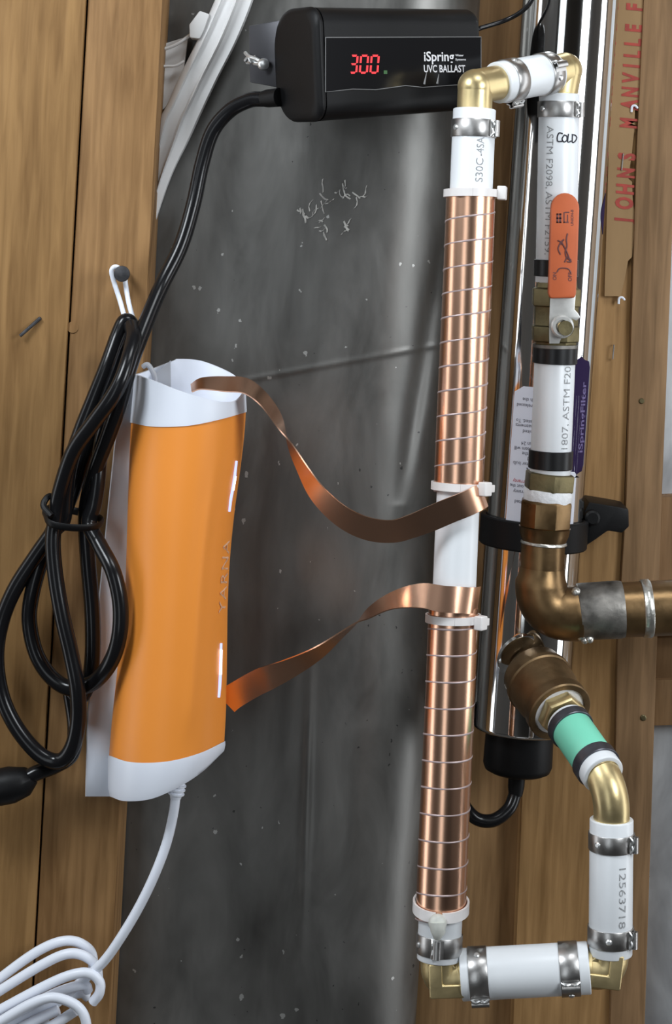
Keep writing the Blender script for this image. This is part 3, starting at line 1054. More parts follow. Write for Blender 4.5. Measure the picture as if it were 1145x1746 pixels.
def clamp(label, c, d, ear, r=RP, wid=0.0105, dim=None, group='stainless pinch clamps on the white pipes'):
    """stainless pinch clamp: band, raised ear with curled lips, tongue slot"""
    c, d, ear = Vector(c), Vector(d).normalized(), Vector(ear)
    ear = (ear - d * ear.dot(d)).normalized()
    sd = d.cross(ear)
    t = thing('pipe_clamp', label, 'clamp', c - d * (wid / 2), group)
    h = wid / 2
    r1 = r + 0.0009
    MB().lathe(c - d * h, d, [(0, r), (0, r1 - 0.0002), (0.0003, r1), (wid - 0.0003, r1), (wid, r1 - 0.0002), (wid, r)], 48, False, False, ear).build('band', M['steel'], t, 40)
    # ear: a pinched loop of strip
    base = c + ear * r1
    prof = [(-0.0042, 0.0), (-0.0028, 0.0006), (-0.0014, 0.0018), (-0.0020, 0.0030), (-0.001, 0.0038), (0.001, 0.0038), (0.0020, 0.0030), (0.0014, 0.0018), (0.0028, 0.0006), (0.0042, 0.0)]
    pth = spline([base + sd * a + ear * b for a, b in prof], 4)
    MB().ribbon(pth, [d * (h * 0.92)] * len(pth), 0.0008).build('ear', M['steel'], t, 50)
    for s in (-1, 1):
        lip = spline([base + d * (h * 0.95) * s + sd * (-0.0034) + ear * 0.0002, base + d * (h * 0.5) * s + sd * (-0.0030) + ear * 0.002, base + d * (h * 0.05) * s + sd * (-0.0026) + ear * 0.001], 5)
        MB().sweep(lip, 0.0008, 8).build('lip', M['bright_steel'], t)
    # tongue
    dm = Vector(dim) if dim is not None else Quaternion(d, R(-105)) @ ear
    dm = (dm - d * dm.dot(d)).normalized()
    MB().lathe(c + dm * (r1 - 0.0006), dm, [(0, 0.0022), (0.0010, 0.0020), (0.0016, 0.0012)], 14, False, True, d).build('tongue', M['bright_steel'], t)
    return t


def crimp(label, c, d, r=RP, wid=0.0115, m='ring', group='dark crimp rings on the white pipes'):
    c, d = Vector(c), Vector(d).normalized()
    r1 = r + 0.0013
    o = MB().lathe(c - d * (wid / 2), d, [(0, r - 0.0004), (0, r1 - 0.0004), (0.0004, r1), (wid - 0.0004, r1), (wid, r1 - 0.0004), (wid, r - 0.0004)], 48).build('crimp_ring', M[m], None, 40)
    return tag(o, label, 'crimp ring', group)


def print_on(parent, A, d, out, r, s, px_start, px_end, hgt, around0, reading, m='ink', bold=0.0, dice_=0.0012, name='print'):
    """lettering wrapped on a pipe; runs from axis position px_start to px_end (metres along d from A)"""
    vs, fs = text2d(s, hgt / 0.7, bold)
    x0, x1 = min(a for a, b in vs), max(a for a, b in vs)
    vs, fs = dice(vs, fs, dice_)
    mp = cyl_map(A, d, out, r)
    V = []
    for a, b in vs:
        f = (a - x0) / (x1 - x0)
        t = lerp(px_start, px_end, f)
        V.append(mp(t, around0 + b * reading, 0.00012))
    return MB().add(V, fs).build(name, M[m], parent, 0)


def along(A, d, py_pt):
    """axis coordinate of a point"""
    return (Vector(py_pt) - Vector(A)).dot(Vector(d).normalized())


UP = Vector((0, 0, 1))
TOCAM = Vector((0, -1, 0))
RIGHT = Vector((1, 0, 0))

# ------------------------------------------------------------------ UV chamber
YU = 0.084
UA, UB = P(975.5, -60, YU), P(886, 1243, YU)
UD = (UA - UB).normalized()
RU = 82.5 * SC(YU)
UV = thing('uv_chamber', 'tall polished chrome ultraviolet chamber behind the white cold water pipe', 'water filter', UB)
LU = (UA - UB).length
MB().lathe(UB, UD, [(0.0, 0.0), (0.0, RU - 0.004), (0.0005, RU - 0.0012), (0.0018, RU - 0.0002), (0.0035, RU), (LU + 0.05, RU)], 96, False, True).build('chamber_tube', M['chrome'], UV, 50)
rc = 57.5 * SC(YU)
cpb = P(885, 1322, YU)
lc = (UB - cpb).length
cap_ = MB().lathe(UB + UD * 0.002, -UD, [(0, rc), (lc - 0.006, rc + 0.0006), (lc - 0.002, rc - 0.001), (lc, rc - 0.005), (lc, 0.0)], 64).build('lamp_cap', M['black'], UV, 50)
g0 = P(880, 1332, YU - 0.006)
MB().sweep([g0 + UD * 0.008, g0 - UD * 0.004, g0 - UD * 0.010], [0.0062, 0.0060, 0.0050], 18).build('cable_gland', M['black'], cap_)
pts = [P(881, 1336, YU - 0.006), P(878, 1352, YU - 0.006), P(868, 1378, YU - 0.010), P(845, 1397, YU - 0.014), P(820, 1399, YU - 0.016), P(800, 1386, YU - 0.016), P(786, 1360, YU - 0.010), P(782, 1320, YU - 0.002), P(782, 1200, YU + 0.004)]
MB().sweep(spline(pts, 8), 0.0048, 16).build('lamp_cable', M['cord'], UV)


def patch(px0, px1, py0, py1, r, n=18, rnd=0.0):
    """curved sticker on the chamber between two photo columns and rows"""
    mp = cyl_map(UB, UD, TOCAM, r)

    def at(px, py):
        c = lerp(UB, UA, (1243 - py) / (1243 + 60.0))
        cx = lerp(886, 975.5, (1243 - py) / 1303.0)
        s = max(-0.99, min(0.99, (px - cx) / 82.5))
        return along(UB, UD, c), math.asin(s) * r
    rings = []
    for i in range(n + 1):
        fy = i / n
        py = lerp(py0, py1, fy)
        sh = 0.0
        dy = min(py - py0, py1 - py)
        if rnd and dy < rnd:
            sh = rnd - math.sqrt(max(0, rnd * rnd - (rnd - dy) ** 2))
        rings.append([mp(*at(lerp(px0(py) + sh, px1(py) - sh, j / n), py)) for j in range(n + 1)])
    return rings


LBm = MB().rings(patch(lambda py: 872 - (py - 655) * 0.066, lambda py: 985 - (py - 655) * 0.066, 655, 903, RU + 0.00015, 24, 14), False).build('warning_label', M['label'], UV, 60)
mpu = cyl_map(UB, UD, TOCAM, RU + 0.0003)
for s, py, xr, m in (('wash the', 674, 913, 'label_ink'), ('ing released', 684, 912, 'label_ink'), ('- -', 697, 908, 'label_ink'), ('Tested. To', 710, 908, 'label_ink'), ('treatments', 718, 907, 'label_ink'), ('limited', 727, 906, 'label_ink'),
                  ('than 24', 747, 906, 'label_ink'), ('system will', 756, 905, 'label_ink'), ('off the', 764, 904, 'label_ink'), ('and', 772, 903, 'label_ink'), ('water bulb', 781, 902, 'label_ink'),
                  ('Warranty', 811, 899, 'label_red'), ('cut out the', 819, 898, 'label_ink'), ('warranty', 828, 897, 'label_ink'), ('limited', 845, 892, 'label_ink')):
    vs, fs = text2d(s, 0.0036, 0.01)
    cx = lerp(886, 975.5, (1243 - py) / 1303.0)
    a0 = math.asin((xr - cx) / 82.5) * RU
    t0 = along(UB, UD, lerp(UB, UA, (1243 - py) / 1303.0))
    MB().add([mpu(t0 - b, a0 - a) for a, b in vs], fs).build('label_line', M[m], LBm, 0)
vs, fs = text2d('R', 0.0075, 0.03)
t0 = along(UB, UD, lerp(UB, UA, (1243 - 790) / 1303.0))
MB().add([mpu(t0 - b, math.asin((900 - 917.0) / 82.5) * RU - a) for a, b in vs], fs).build('label_line', M['label_ink'], LBm, 0)
PS = MB().rings(patch(lambda py: 972 - (py - 600) * 0.05 if py > 640 else 966, lambda py: 1001 - (py - 600) * 0.066, 598, 803, RU + 0.00015, 20, 20), False).build('purple_sticker', M['purple'], UV, 60)
vs, fs = text2d('iSpringFilter', 0.0085, 0.02)
wd = max(a for a, b in vs)
V = []
for a, b in vs:
    f = a / wd
    py = lerp(762, 642, f)
    cx = lerp(886, 975.5, (1243 - py) / 1303.0)
    px = lerp(986.5, 993, f)
    t0 = along(UB, UD, lerp(UB, UA, (1243 - py) / 1303.0))
    V.append(mpu(t0, math.asin((px - cx) / 82.5) * RU - b * 0.9))
MB().add(V, fs).build('sticker_lettering', M['purple_ink'], PS, 0)
rings = []
for i in range(15):
    f = i / 14
    py = lerp(324, 394, f)
    cx = lerp(886, 975.5, (1243 - py) / 1303.0)
    t0 = along(UB, UD, lerp(UB, UA, (1243 - py) / 1303.0))
    s0 = lerp(1.30, 1.07, math.sin(PI * f))
    rings.append([cyl_map(UB, UD, TOCAM, RU + 0.0002)(t0, lerp(s0, 1.35, k / 4) * RU) for k in range(5)])
MB().rings(rings, False).build('purple_sticker', M['purple'], UV, 60)

# ------------------------------------------------------------------ black bracket clipping the chamber to the stud
BR = thing('pipe_bracket', 'black plastic bracket clipping the chrome chamber to the right stud', 'bracket', P(1040, 900, 0.12))
bc = lerp(UB, UA, (1243 - 905) / 1303.0)
MB().lathe(bc - UD * 0.0105, UD, [(0, RU + 0.0003), (0, RU + 0.003), (0.001, RU + 0.004), (0.020, RU + 0.004), (0.021, RU + 0.003), (0.021, RU + 0.0003)], 72).build('ring', M['black'], BR, 40)
arm = [P(996, 872, 0.085), P(1004, 856, 0.085), P(1052, 864, 0.085), P(1071, 868, 0.085), P(1072, 898, 0.085), P(1060, 909, 0.085), P(1036, 905, 0.085), P(1015, 920, 0.085), P(997, 932, 0.085)]
MB().prism(arm, (0, 0.040, 0)).build('arm', M['black'], BR, 30, 0.0012)
MB().lathe(P(1010, 884, 0.078), (0, 1, 0), [(0, 0.004), (0.0012, 0.0055), (0.010, 0.0058)], 20, True, True, UP).build('bolt_boss', M['black'], BR)

# ------------------------------------------------------------------ front riser with the copper coils
YL = -0.056     # the riser leans out towards its foot
FA, FB = P(808.6, 186, YF), P(747.5, 1636, YL)
FD = (FA - FB).normalized()


def fp(py):
    """axis point of the front riser at photo row py"""
    f = (1636 - py) / (1636 - 186.0)
    a, b = D0 + YF, D0 + YL
    return lerp(FB, FA, f * b / (a - f * (a - b)))


t = pipe('white_pipe', 'long white plastic riser pipe wrapped in two copper coils', FB, FA, RP * 1.01)
for s, a, b in (('S30C', 312, 272), ('-4SA', 268, 236)):
    print_on(t, FB, FD, TOCAM, RP * 1.01, s, along(FB, FD, fp(a)), along(FB, FD, fp(b)), 0.0052, 0.0066, -1)
clamp('pinch clamp directly below the brass elbow at the top of the coiled riser', fp(220), FD, (0.86, -0.6, 0), RP * 1.01, 0.0118, (-0.9, -0.6, 0))
clamp('pinch clamp at the foot of the coiled riser, ear facing front', fp(1608), FD, (-0.15, -1, 0), RP * 1.01, 0.0125, (-0.9, -0.4, 0))

RC = 0.0164


def coil(label, py0, py1, pitch_px, skew, group):
    """copper strip wound from row py0 down to row py1"""
    t = thing('copper_coil', label, 'coil', fp(py1), group)
    z0, z1 = along(FB, FD, fp(py1)), along(FB, FD, fp(py0))
    pitch = pitch_px * SC(YF)
    turns = (z1 - z0) / pitch
    mp = cyl_map(FB, FD, TOCAM, RC)
    n = 48
    N_ = int(turns * n)
    top, bot, tin, bin_ = [], [], [], []
    bead = []
    for i in range(N_ + 1):
        ph = 2 * PI * i / n
        # front of the pipe at ph = pi/2 + ...; ph grows left -> right across the front
        zz = pitch * (ph / (2 * PI) + skew * math.sin(ph - PI / 2))
        a = (ph - PI / 2 + PI / 2 * 0) * RC - PI / 2 * RC * 0
        za, zb = z0 + zz, z0 + zz + pitch * 0.945
        for lst, z, dr in ((bot, za, 0.0), (top, zb, 0.0), (bin_, za, -0.0012), (tin, zb, -0.0012)):
            z = min(max(z, z0), z1)
            lst.append(mp(z, a, dr + 0.00018 * math.sin(3.1 * ph)))
        bead.append(mp(min(max(za - pitch * 0.027, z0), z1), a, -0.0004))
    MB().rings([list(q) for q in zip(bot, top, tin, bin_)], True, True, True).build('winding', M['copper'], t, 40)
    MB().sweep(bead, 0.00075, 8).build('strip_edge', M['copper_edge'], t)
    return t


CU = coil('copper strip coil wound on the upper half of the white riser', 326, 838, 41.4, 0.0, 'copper strip coils on the riser')
CL = coil('copper strip coil wound on the lower half of the white riser', 1034, 1572, 43.6, -0.115, 'copper strip coils on the riser')


def lead_strip(parent, rows, twist, sgn, width=0.0172, name='lead_strip'):
    """rows: px, py, y, visible width in px"""
    rows = [(a, b, c - 0.0180 * max(0.0, min(1.0, (a - 420) / 260.0)), d) for a, b, c, d in rows]
    cs = spline([P(a, b, c) for a, b, c, d in rows], 8)
    ws = [v.x for v in spline([(d, 0, 0) for a, b, c, d in rows], 8)]
    xs = [v.x for v in spline([(a, 0, 0) for a, b, c, d in rows], 8)]
    perp = Vector((0, 0, 1))
    wv = []
    for i, p in enumerate(cs):
        t_ = (cs[min(i + 1, len(cs) - 1)] - cs[max(i - 1, 0)])
        tp = Vector((t_.x, 0, t_.z)).normalized()
        if Vector((t_.x, 0, t_.z)).length > 0.7 * t_.length:
            perp = Vector((-tp.z, 0, tp.x))
            if perp.z < 0:
                perp = -perp
        vis = min(width, max(0.0005, ws[i] * SC(p.y))) / 2
        dep = math.sqrt(max(0, (width / 2) ** 2 - vis ** 2))
        sg = sgn * math.tanh((xs[i] - twist) / 10.0)     # the strip turns over once on its way
        wv.append((perp * (vis * sg) - Vector((0, dep, 0))).normalized() * (width / 2))
    return MB().ribbon(cs, wv, 0.0009).build(name, M['copper'], parent, 50)


lead_strip(CU, [(326, 662, -0.010, 10), (345, 654, -0.014, 16), (385, 655, -0.020, 22), (418, 658, -0.026, 22), (445, 677, -0.032, 18), (468, 706, -0.036, 16), (488, 745, -0.038, 13), (512, 793, -0.040, 20), (542, 842, -0.042, 32), (582, 880, -0.044, 38),
                (625, 901, -0.046, 41), (668, 906, -0.046, 41), (702, 897, -0.045, 42), (735, 884, -0.044, 44), (765, 871, -0.0435, 44), (795, 859, -0.042, 44), (815, 849, -0.036, 44), (824, 843, -0.0285, 44)], 486, 1)
lead_strip(CL, [(385, 1198, 0.000, 46), (400, 1186, -0.004, 46), (440, 1163, -0.010, 45), (490, 1141, -0.018, 38), (540, 1114, -0.026, 28), (585, 1079, -0.032, 15), (620, 1052, -0.036, 9), (655, 1030, -0.040, 16), (690, 1019, -0.043, 28), (722, 1016, -0.0445, 38),
                (752, 1021, -0.0445, 43), (780, 1023, -0.0435, 44), (803, 1024, -0.038, 44), (815, 1022, -0.029, 44)], 618, -1)


def cable_tie(label, py, tilt, headx, heady, tail, r=RC + 0.0014):
    """nylon tie around the riser"""
    t = thing('cable_tie', label, 'cable tie', fp(py), 'nylon cable ties on the coils')
    mp = cyl_map(FB, FD, TOCAM, r)
    z0 = along(FB, FD, fp(py))
    pts, wv = [], []
    for i in range(49):
        a = 2 * PI * i / 48
        q = mp(z0 + tilt * math.sin(a), a * r)
        pts.append(q)
        wv.append(FD * 0.0026)
    MB().ribbon(pts, wv, 0.0013).build('strap', M['tie'], t, 50)
    a = math.asin(max(-0.98, min(0.98, headx))) * r
    hp = mp(z0 + heady, a, 0.0030)
    out = (hp - fp(py))
    out = (out - FD * out.dot(FD)).normalized()
    tan = FD.cross(out).normalized()
    if tan.x < 0:
        tan = -tan
    MB().box(hp, tan, FD, out, 0.0042, 0.0046, 0.0030).build('head', M['tie'], t, 30, 0.0011, 3)
    MB().box(hp + tan * tail + out * 0.0002, tan, FD, out, 0.0042, 0.0024, 0.0009).build('tail', M['tie'], t, 30, 0.0004)
    return t


cable_tie('cable tie at the very top of the upper coil, tail pointing right', 330, 0.0006, 0.985, 0.001, 0.0066)
cable_tie('cable tie just above where the upper copper lead leaves the pipe', 829, 0.0, 0.80, -0.0002, 0.0062)
cable_tie('cable tie just below where the lower copper lead meets the pipe', 1054, 0.0006, 0.84, -0.0008, 0.0060)
t = thing('cable_tie', 'yellowed cable tie at the bottom of the lower coil, round head in front', 'cable tie', fp(1552), 'nylon cable ties on the coils')
mp = cyl_map(FB, FD, TOCAM, RC + 0.0015)
z0 = along(FB, FD, fp(1545))
pts = [mp(z0 + 0.0035 * (1 - math.cos(a)) - 0.003, a * (RC + 0.0008)) for a in [2 * PI * i / 48 for i in range(49)]]
MB().ribbon(pts, [FD * 0.0034] * 49, 0.0014).build('strap', M['tie'], t, 50)
hc = mp(z0 - 0.0060, -0.16 * RC, 0.0022)
MB().lathe(hc + Vector((0, 0.003, 0)), (0, -1, 0.1), [(0, 0.0050), (0.002, 0.0060), (0.0045, 0.0056), (0.0060, 0.0042), (0.0066, 0.0015)], 20, True, True, UP).build('head', M['tie_old'], t, 60)
MB().sweep([hc + FD * 0.001, hc - FD * 0.005 + Vector((0.0004, -0.001, 0)), hc - FD * 0.0095], [0.0056, 0.0048, 0.0022], 14).build('tail', M['tie_old'], t, 60)

# ------------------------------------------------------------------ top bridge: elbow, short pipe, elbow
C1 = P(810, 148, YF)
C2 = P(962, 120, YC)
HD = (C2 - C1).normalized()
h0, h1 = lerp(C1, C2, 0.235), lerp(C1, C2, 0.86)
elbow('bright brass elbow capping the coiled riser beside the ballast', fp(196), C1, lerp(C1, C2, 0.30), 0.0118, True, False, 0.008, 'brass', True)
t = pipe('white_pipe', 'short white bridge pipe running back between the two top brass elbows', h0, h1)
clamp('pinch clamp on the bridge pipe next to the front brass elbow', lerp(h0, h1, 0.23), HD, (0.1, -0.2, -1), RP, 0.0105, (0, -0.6, 1))
clamp('pinch clamp on the rear end of the bridge pipe, curled ear up', lerp(h0, h1, 0.86), HD, (0.8, -0.7, 0.45), RP, 0.0105, (-0.5, -1, -0.3))
# cold riser
GA, GB = P(953.3, 160, YC), P(947, 482, YC)
GD = (GA - GB).normalized()


def gp(py):
    return lerp(GB, GA, (482 - py) / 322.0)


elbow('brass elbow at the top of the white pipe marked cold', lerp(C1, C2, 0.80), C2, gp(168), 0.0122, True, False, 0.007, 'brass', True)
t = pipe('white_pipe', 'white pipe with COLD written on it, above the orange valve handle', GB, GA)
for s, a, b in (("ASTM F2098,", 216, 322), ("ASTM F2159.", 327, 434)):
    print_on(t, GB, GD, TOCAM, RP, s, along(GB, GD, gp(a)), along(GB, GD, gp(b)), 0.0050, -0.0100, 1)
# hand-written COLD
mpc = cyl_map(GB, GD, TOCAM, RP + 0.0002)


def stroke(pts):
    V = []
    for a, b in pts:
        cx = lerp(947, 953.3, (482 - b) / 322.0)
        V.append(mpc(along(GB, GD, gp(b)), math.asin((a - cx) / 34.5) * RP))
    return spline(V, 5)


HW = MB()
for s in ([(955, 229), (949, 228), (946, 235), (947, 242), (954, 242)], [(957, 232), (954, 238), (957, 243), (962, 240), (962, 233), (957, 231)], [(965, 229), (964, 236), (964, 243), (970, 241)], [(972, 231), (972, 243), (977, 241), (980, 235), (977, 231), (971, 230)]):
    HW.sweep(stroke(s), 0.00045, 6)
HW.build('handwriting', M['marker'], t)
clamp('pinch clamp at the top of the white pipe marked cold', gp(187), GD, (0.86, -0.6, 0), RP, 0.0110, (-0.9, -0.6, 0))
crimp('black crimp ring on the cold pipe left of the orange handle', gp(457), GD)

# ------------------------------------------------------------------ ball valve
V0, V1 = P(948.5, 478, YC), P(946, 592, YC)
VD = (V0 - V1).normalized()
VL = (V0 - V1).length
BV = thing('ball_valve', 'dull brass ball valve with an orange lever handle in line with the cold pipe', 'valve', V1)
MB().lathe(V1, VD, [(0, 0.0125), (0, 0.0150), (0.004, 0.0152), (0.0045, 0.0172), (0.0145, 0.0174), (0.0155, 0.0162), (VL - 0.018, 0.0164), (VL - 0.0175, 0.0176), (VL - 0.006, 0.0176), (VL - 0.005, 0.0150), (VL, 0.0146), (VL, 0.012)], 8, True, True, (0.38, -0.92, 0)).build('body', M['brass_dull'], BV, 25, 0.0008)
MB().lathe(V1 + VD * 0.002, -VD, [(0, 0.0158), (0.0022, 0.0160), (0.0030, 0.0150), (0.0040, 0.0148)], 40, True, True).build('end_rim', M['zinc'], BV)
yh = YC - 0.0235
st0 = P(957, 556, YC - 0.004)
MB().lathe(st0, (0, -1, 0), [(0, 0.0075), (0.012, 0.0075), (0.014, 0.006), (0.026, 0.005)], 24, True, True, UP).build('bonnet', M['brass_dull'], BV)
plate_ = [(938, 500), (981, 500), (979, 528), (984, 533), (989, 541), (982, 547), (974, 543), (970, 560), (958, 572), (953, 586), (936, 586), (936, 540)]
MB().prism([P(a, b, yh) for a, b in plate_], (0, 0.0022, 0)).build('lever', M['zinc_plate'], BV, 30, 0.0004)
g = []
for k in range(13):
    a = R(180 - 180 * k / 12)
    g.append((963 + 24.5 * math.cos(a), 356 - 27 * math.sin(a)))
g += [(985, 430), (982, 500), (980, 508), (937, 509), (934, 500), (936, 430)]
GP = MB().prism([P(a, b, yh - 0.003) for a, b in g], (0, 0.0062, 0)).build('grip', M['handle'], BV, 30, 0.0018, 3)
yi = yh - 0.00315


def hq(a, b):
    return P(a, b, yi)


for s, px, py, sz, bold in (('ON', 945, 478, 0.0035, 0.02), ('OFF', 971, 480, 0.0035, 0.02)):
    vs, fs = text_plane(s, hq(px + 3, py), (hq(px + 3, py - 10) - hq(px + 3, py)).normalized(), Vector((-1, 0, 0)), sz, bold)
    MB().add(vs, fs).build('marking', M['handle_ink'], GP, 0)
MB().sweep(spline([hq(949, 464), hq(953, 458), hq(961, 457), hq(969, 459), hq(973, 466)], 5), 0.00045, 6).build('marking', M['handle_ink'], GP)
for s in ([(967, 398), (965, 408), (966, 420), (963, 430), (966, 440), (973, 443)], [(950, 410), (957, 414), (966, 430), (972, 447)], [(955, 434), (951, 424), (955, 414), (961, 408)], [(962, 447), (967, 438), (973, 446), (966, 446)]):
    MB().sweep(spline([hq(a, b) for a, b in s], 4), 0.0005, 6).build('marking', M['handle_ink'], GP)
MB().lathe(hq(957, 415) + Vector((0, 0.0003, 0)), (0, -1, 0), [(0, 0.0011), (0.0004, 0.001)], 12, True, True, UP).build('marking', M['handle_ink'], GP)
for a, b, c, d in ((948, 364, 951, 380), (953, 364, 956, 380), (948, 364, 957, 366), (948, 371, 957, 373), (948, 378, 957, 380), (960, 362, 962, 380), (960, 378, 969, 380), (966, 366, 968, 378), (962, 361, 970, 363)):
    MB().prism([hq(a, b), hq(c, b), hq(c, d), hq(a, d)], (0, 0.0002, 0)).build('marking', M['handle_ink'], GP, 0)
vs, fs = text_plane('UNION-B', hq(977, 385), (hq(977, 375) - hq(977, 385)).normalized(), Vector((-1, 0, 0)), 0.0026, 0.02)
MB().add(vs, fs).build('marking', M['handle_ink'], GP, 0)
nb = P(957, 556, yh)
MB().lathe(nb, (0, -1, 0), [(0, 0.0084), (0.0006, 0.0084)], 24, True, True, UP).build('washer', M['zinc_plate'], BV)
NU = MB().lathe(nb, (0, -1, 0), [(0.0006, 0.0077), (0.0040, 0.0077), (0.0050, 0.0066), (0.0050, 0.0046), (0.0030, 0.0042)], 24, True, True, UP).build('nut', M['zinc_plate'], BV, 40)
MB().lathe(nb, (0, -1, 0), [(0.0020, 0.0033), (0.0044, 0.0033), (0.0048, 0.0028)], 20, True, True, UP).build('stem', M['brass'], NU)

# ------------------------------------------------------------------ short pipe under the valve, adapters, copper elbow
SA, SB = P(946.5, 590, YC), P(937, 812, YC)
SD = (SA - SB).normalized()


def sp(py):
    return lerp(SB, SA, (812 - py) / 222.0)


t = pipe('white_pipe', 'short white pipe printed 1807 between two black rings below the valve', SB, SA, RP * 1.0)
print_on(t, SB, SD, TOCAM, RP, '1807, ASTM F20', along(SB, SD, sp(762)), along(SB, SD, sp(622)), 0.0056, 0.0112, -1)
crimp('black crimp ring just below the valve lever', sp(605), SD, RP, 0.0118)
crimp('black crimp ring just above the hexagonal brass adapter', sp(783), SD, RP, 0.0128)
HX = thing('brass_adapter', 'olive brass hexagonal adapter wrapped with white thread tape', 'fitting', sp(850))
h0_ = P(934.5, 836, YC)
hd = (P(937.5, 806, YC) - h0_).normalized()
MB().lathe(h0_, hd, [(0, 0.0172), (0.0008, 0.0180), (0.0116, 0.0180), (0.0124, 0.0168), (0.0124, 0.014)], 6, True, True, (0.1, -1, 0)).build('hex', M['brass_dull'], HX, 20, 0.0006)
MB().lathe(P(932.5, 858, YC), hd, [(0, 0.015), (0, 0.0166), (0.003, 0.0170), (0.0085, 0.0171), (0.0095, 0.0166)], 40, True, True).build('thread_tape', M['tape'], HX)
AD = thing('copper_adapter', 'brown threaded copper adapter below the white thread tape', 'fitting', P(927, 926, YC))
a0_ = P(926.5, 926, YC)
ad = (P(931.5, 852, YC) - a0_).normalized()
La = (P(931.5, 852, YC) - a0_).length
MB().lathe(a0_, ad, [(0, 0.0150), (0.002, 0.0156), (0.006, 0.0170), (0.0105, 0.0176), (0.0112, 0.0180)], 48, True, True).build('cup', M['copper_old'], AD, 50)
MB().lathe(a0_ + ad * 0.0108, ad, [(0, 0.0176), (0.001, 0.0186), (La - 0.0130, 0.0188), (La - 0.0112, 0.0182), (La - 0.0108, 0.0165)], 8, True, True, (0.3, -1, 0)).build('octagon_collar', M['copper_old'], AD, 20, 0.0007)
MB().lathe(a0_ - ad * 0.0012, ad, [(0, 0.0150), (0.0008, 0.0162), (0.0020, 0.0160), (0.0028, 0.0152)], 48).build('solder_joint', M['solder'], AD, 60)

EL = thing('copper_elbow', 'brown copper pipe elbow turning right below the adapter', 'elbow', P(940, 1100, YC))
ec = P(922, 1046, YC)
e_up = P(925.5, 926, YC)
e_rt = P(985, 1041, YC)
MB().sweep([e_up, P(923.5, 985, YC)], 37.3 * SC(YC), 40).build('riser', M['copper_old'], EL)
path = [P(924, 968, YC), P(923, 985, YC)]
q0, q1 = P(922, 992, YC), P(978, 1046, YC)
cc = P(920, 1048, YC)
path += [q0 * (1 - u) ** 2 + cc * 2 * u * (1 - u) + q1 * u * u for u in [k / 14 for k in range(15)]]
path += [P(988, 1045, YC), P(992, 1045, YC)]
rr = [37.8 * SC(YC), 41 * SC(YC)] + [lerp(44, 47, k / 14) * SC(YC) for k in range(15)] + [47.5 * SC(YC), 46 * SC(YC)]
MB().sweep(path, rr, 44).build('bend', M['copper_old'], EL, 60)
CP = thing('pipe_coupling', 'grey solder-smeared coupling on the horizontal copper pipe', 'coupling', P(1020, 1090, YC))
k0, k1 = P(984, 1043, YC), P(1061, 1039, YC)
kd = (k1 - k0)
MB().lathe(k0, kd, [(0, 46 * SC(YC)), (0.001, 48 * SC(YC)), (kd.length - 0.003, 49 * SC(YC)), (kd.length, 47.5 * SC(YC))], 48, True, True, UP).build('sleeve', M['zinc'], CP, 50)
for (a, b, r_) in ((979, 1074, .0035), (990, 1084, .003), (1004, 1089, .0028), (1052, 1062, .002), (982, 1010, .003), (996, 1092, .0022)):
    MB().lathe(P(a, b, YC - 0.010), (0.2, -1, 0.4), [(0, r_ * 1.2), (r_ * 0.5, r_), (r_ * 0.9, r_ * 0.4)], 10, True, True).build('solder_drip', M['solder'], CP, 60)
CPP = thing('copper_pipe', 'brown copper pipe leaving through the right edge of the picture', 'pipe', P(1150, 1085, YC))
k2, k3 = P(1055, 1040, YC), P(1420, 1024, YC)
MB().lathe(k2, k3 - k2, [(0, 46.5 * SC(YC)), ((k3 - k2).length, 48.5 * SC(YC))], 48, True, True, UP).build('tube', M['copper_old'], CPP)
kk = P(1093, 1038, YC)
MB().lathe(kk, k3 - k2, [(0, 47 * SC(YC)), (0.0006, 49.3 * SC(YC)), (0.0056, 49.8 * SC(YC)), (0.0066, 48 * SC(YC))], 48, False, False, UP).build('solder_band', M['solder'], CPP, 60)

# ------------------------------------------------------------------ outlet: chrome port, old brass union, pipe with painted-in glow, elbow
D1, D2 = P(893, 1126, 0.050), P(1033, 1328, -0.062)
DD = (D2 - D1).normalized()


def dp(f):
    return lerp(D1, D2, f)


PT = MB().lathe(P(886, 1122, 0.075), DD, [(0, 0.0135), (0.012, 0.0137), (0.022, 0.0140), (0.030, 0.013)], 40, True, True).build('outlet_port', M['chrome'], UV, 50)
MB().lathe(dp(-0.06), DD, [(0, 0.0155), (0.001, 0.0178), (0.004, 0.0180), (0.005, 0.016)], 40, True, True).build('port_flange', M['chrome'], PT, 50)
UN = thing('brass_union', 'large aged brass union fitting screwed onto the chrome chamber', 'fitting', dp(0.2))
U0 = dp(0.10)
ul = (dp(0.46) - U0).length
MB().lathe(U0, DD, [(0, 0.0150), (0, 0.0205), (0.0015, 0.0218), (0.010, 0.0224), (0.011, 0.0240), (0.0145, 0.0242), (0.0155, 0.0232), (0.026, 0.0230), (ul - 0.012, 0.0212), (ul - 0.009, 0.0212), (ul - 0.008, 0.0228), (ul - 0.001, 0.0230), (ul, 0.0222), (ul, 0.0186), (ul - 0.004, 0.0184)], 56, True, True).build('body', M['brass_old'], UN, 40)
MB().lathe(U0 + DD * (ul - 0.0035), DD, [(0, 0.0184), (0.0016, 0.0184), (0.0020, 0.0176), (0.0020, 0.0150)], 40, True, True).build('thread_tape', M['tape'], UN)
MB().lathe(U0 + DD * (ul - 0.003), DD, [(0, 0.0162), (0.0085, 0.0164), (0.0098, 0.0152), (0.0098, 0.012)], 6, True, True, (0.9, 0.1, 0.3)).build('hex_bushing', M['brass'], UN, 20, 0.0006)
g0_, g1_ = dp(0.56), dp(0.97)
t = pipe('glow_tint_pipe', 'short pipe with its mint green glow painted in, between the aged brass union and an elbow', g0_, lerp(g0_, g1_, 0.80), RP, 'pex_glow_tint')
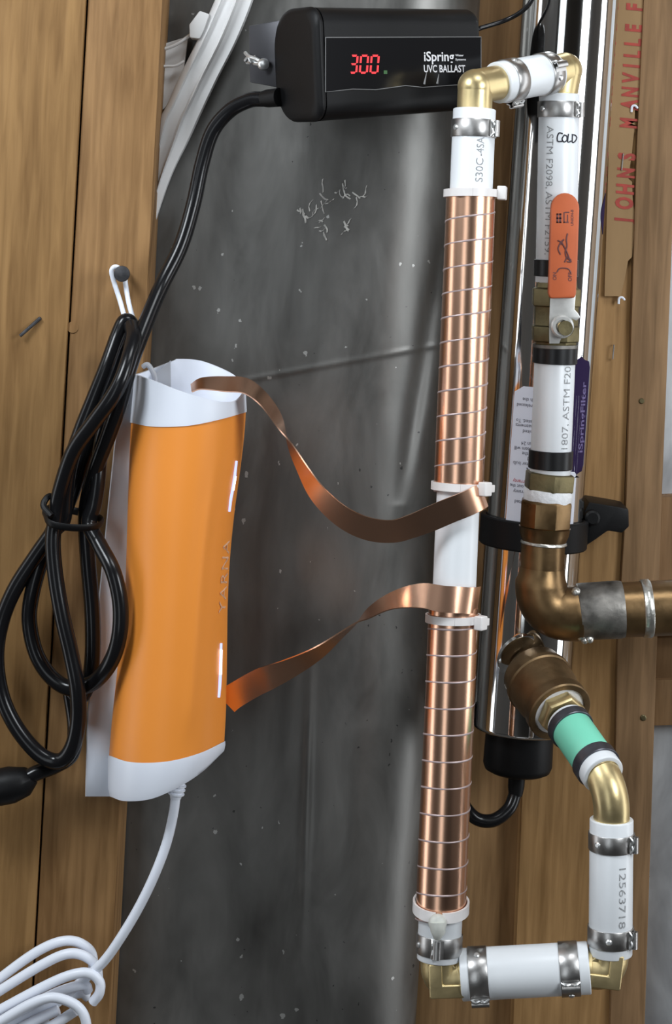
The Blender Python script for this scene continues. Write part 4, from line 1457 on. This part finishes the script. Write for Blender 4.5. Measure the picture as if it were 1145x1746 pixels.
t2 = pipe('white_pipe', 'white pipe end ring around the elbow below the mint green pipe', lerp(g0_, g1_, 0.80), g1_, RP)
t3 = pipe('white_pipe', 'narrow white pipe end above the mint green pipe at the union', dp(0.535), g0_, RP)
crimp('dark crimp ring at the upper end of the mint green pipe', dp(0.585), DD, RP, 0.0070, 'ring_grey')
crimp('dark crimp ring at the lower end of the mint green pipe', lerp(g0_, g1_, 0.79), DD, RP, 0.0080, 'ring_grey')
# right riser
YR_ = -0.062
RA, RB = P(1042, 1396, YR_), P(1040, 1627, YR_)
RD = (RA - RB).normalized()


def rp(py):
    return lerp(RB, RA, (1627 - py) / 231.0)


elbow('brass elbow joining the mint green pipe to the right short riser', dp(0.92), P(1042.5, 1348, YR_ - 0.004), rp(1408), 0.0118, True, False, 0.016)
t = pipe('white_pipe', 'short white riser pipe with two clamps at the lower right', RB, RA, RP * 1.0)
print_on(t, RB, RD, TOCAM, RP, '12563718', along(RB, RD, rp(1470)), along(RB, RD, rp(1572)), 0.0050, 0.0035, 1)
clamp('pinch clamp at the upper end of the lower right riser', rp(1433), RD, (0.86, -0.6, 0), RP, 0.0112, (-0.75, -0.8, 0))
clamp('pinch clamp at the lower end of the lower right riser', rp(1594), RD, (0.86, -0.6, 0), RP, 0.0120, (-0.2, -1, 0))
# bottom run
RH = 43.0 * SC(YL)
BA, BB_ = P(785, 1662, YL), P(1004, 1650, YR_)
BDv = (BB_ - BA).normalized()
cL, cR = P(750, 1672, YL), P(1036, 1656, YR_)
elbow('cast brass elbow at the foot of the coiled riser', fp(1622), cL, lerp(BA, BB_, 0.05), 0.0124, True, True, 0.009)
elbow('cast brass elbow at the foot of the lower right riser', lerp(BA, BB_, 0.95), cR, rp(1615), 0.0124, True, True, 0.009)
t = pipe('white_pipe', 'horizontal white pipe joining the two risers at the bottom', BA, BB_, RH, 'pex', 0.012)
clamp('pinch clamp on the left end of the bottom horizontal pipe', lerp(BA, BB_, 0.14), BDv, (0, -0.7, -0.9), RH, 0.0125, (0, -0.5, 0.9), )
clamp('pinch clamp on the right end of the bottom horizontal pipe', lerp(BA, BB_, 0.845), BDv, (0, -1, -0.35), RH, 0.0125, (0, -0.6, -0.8))
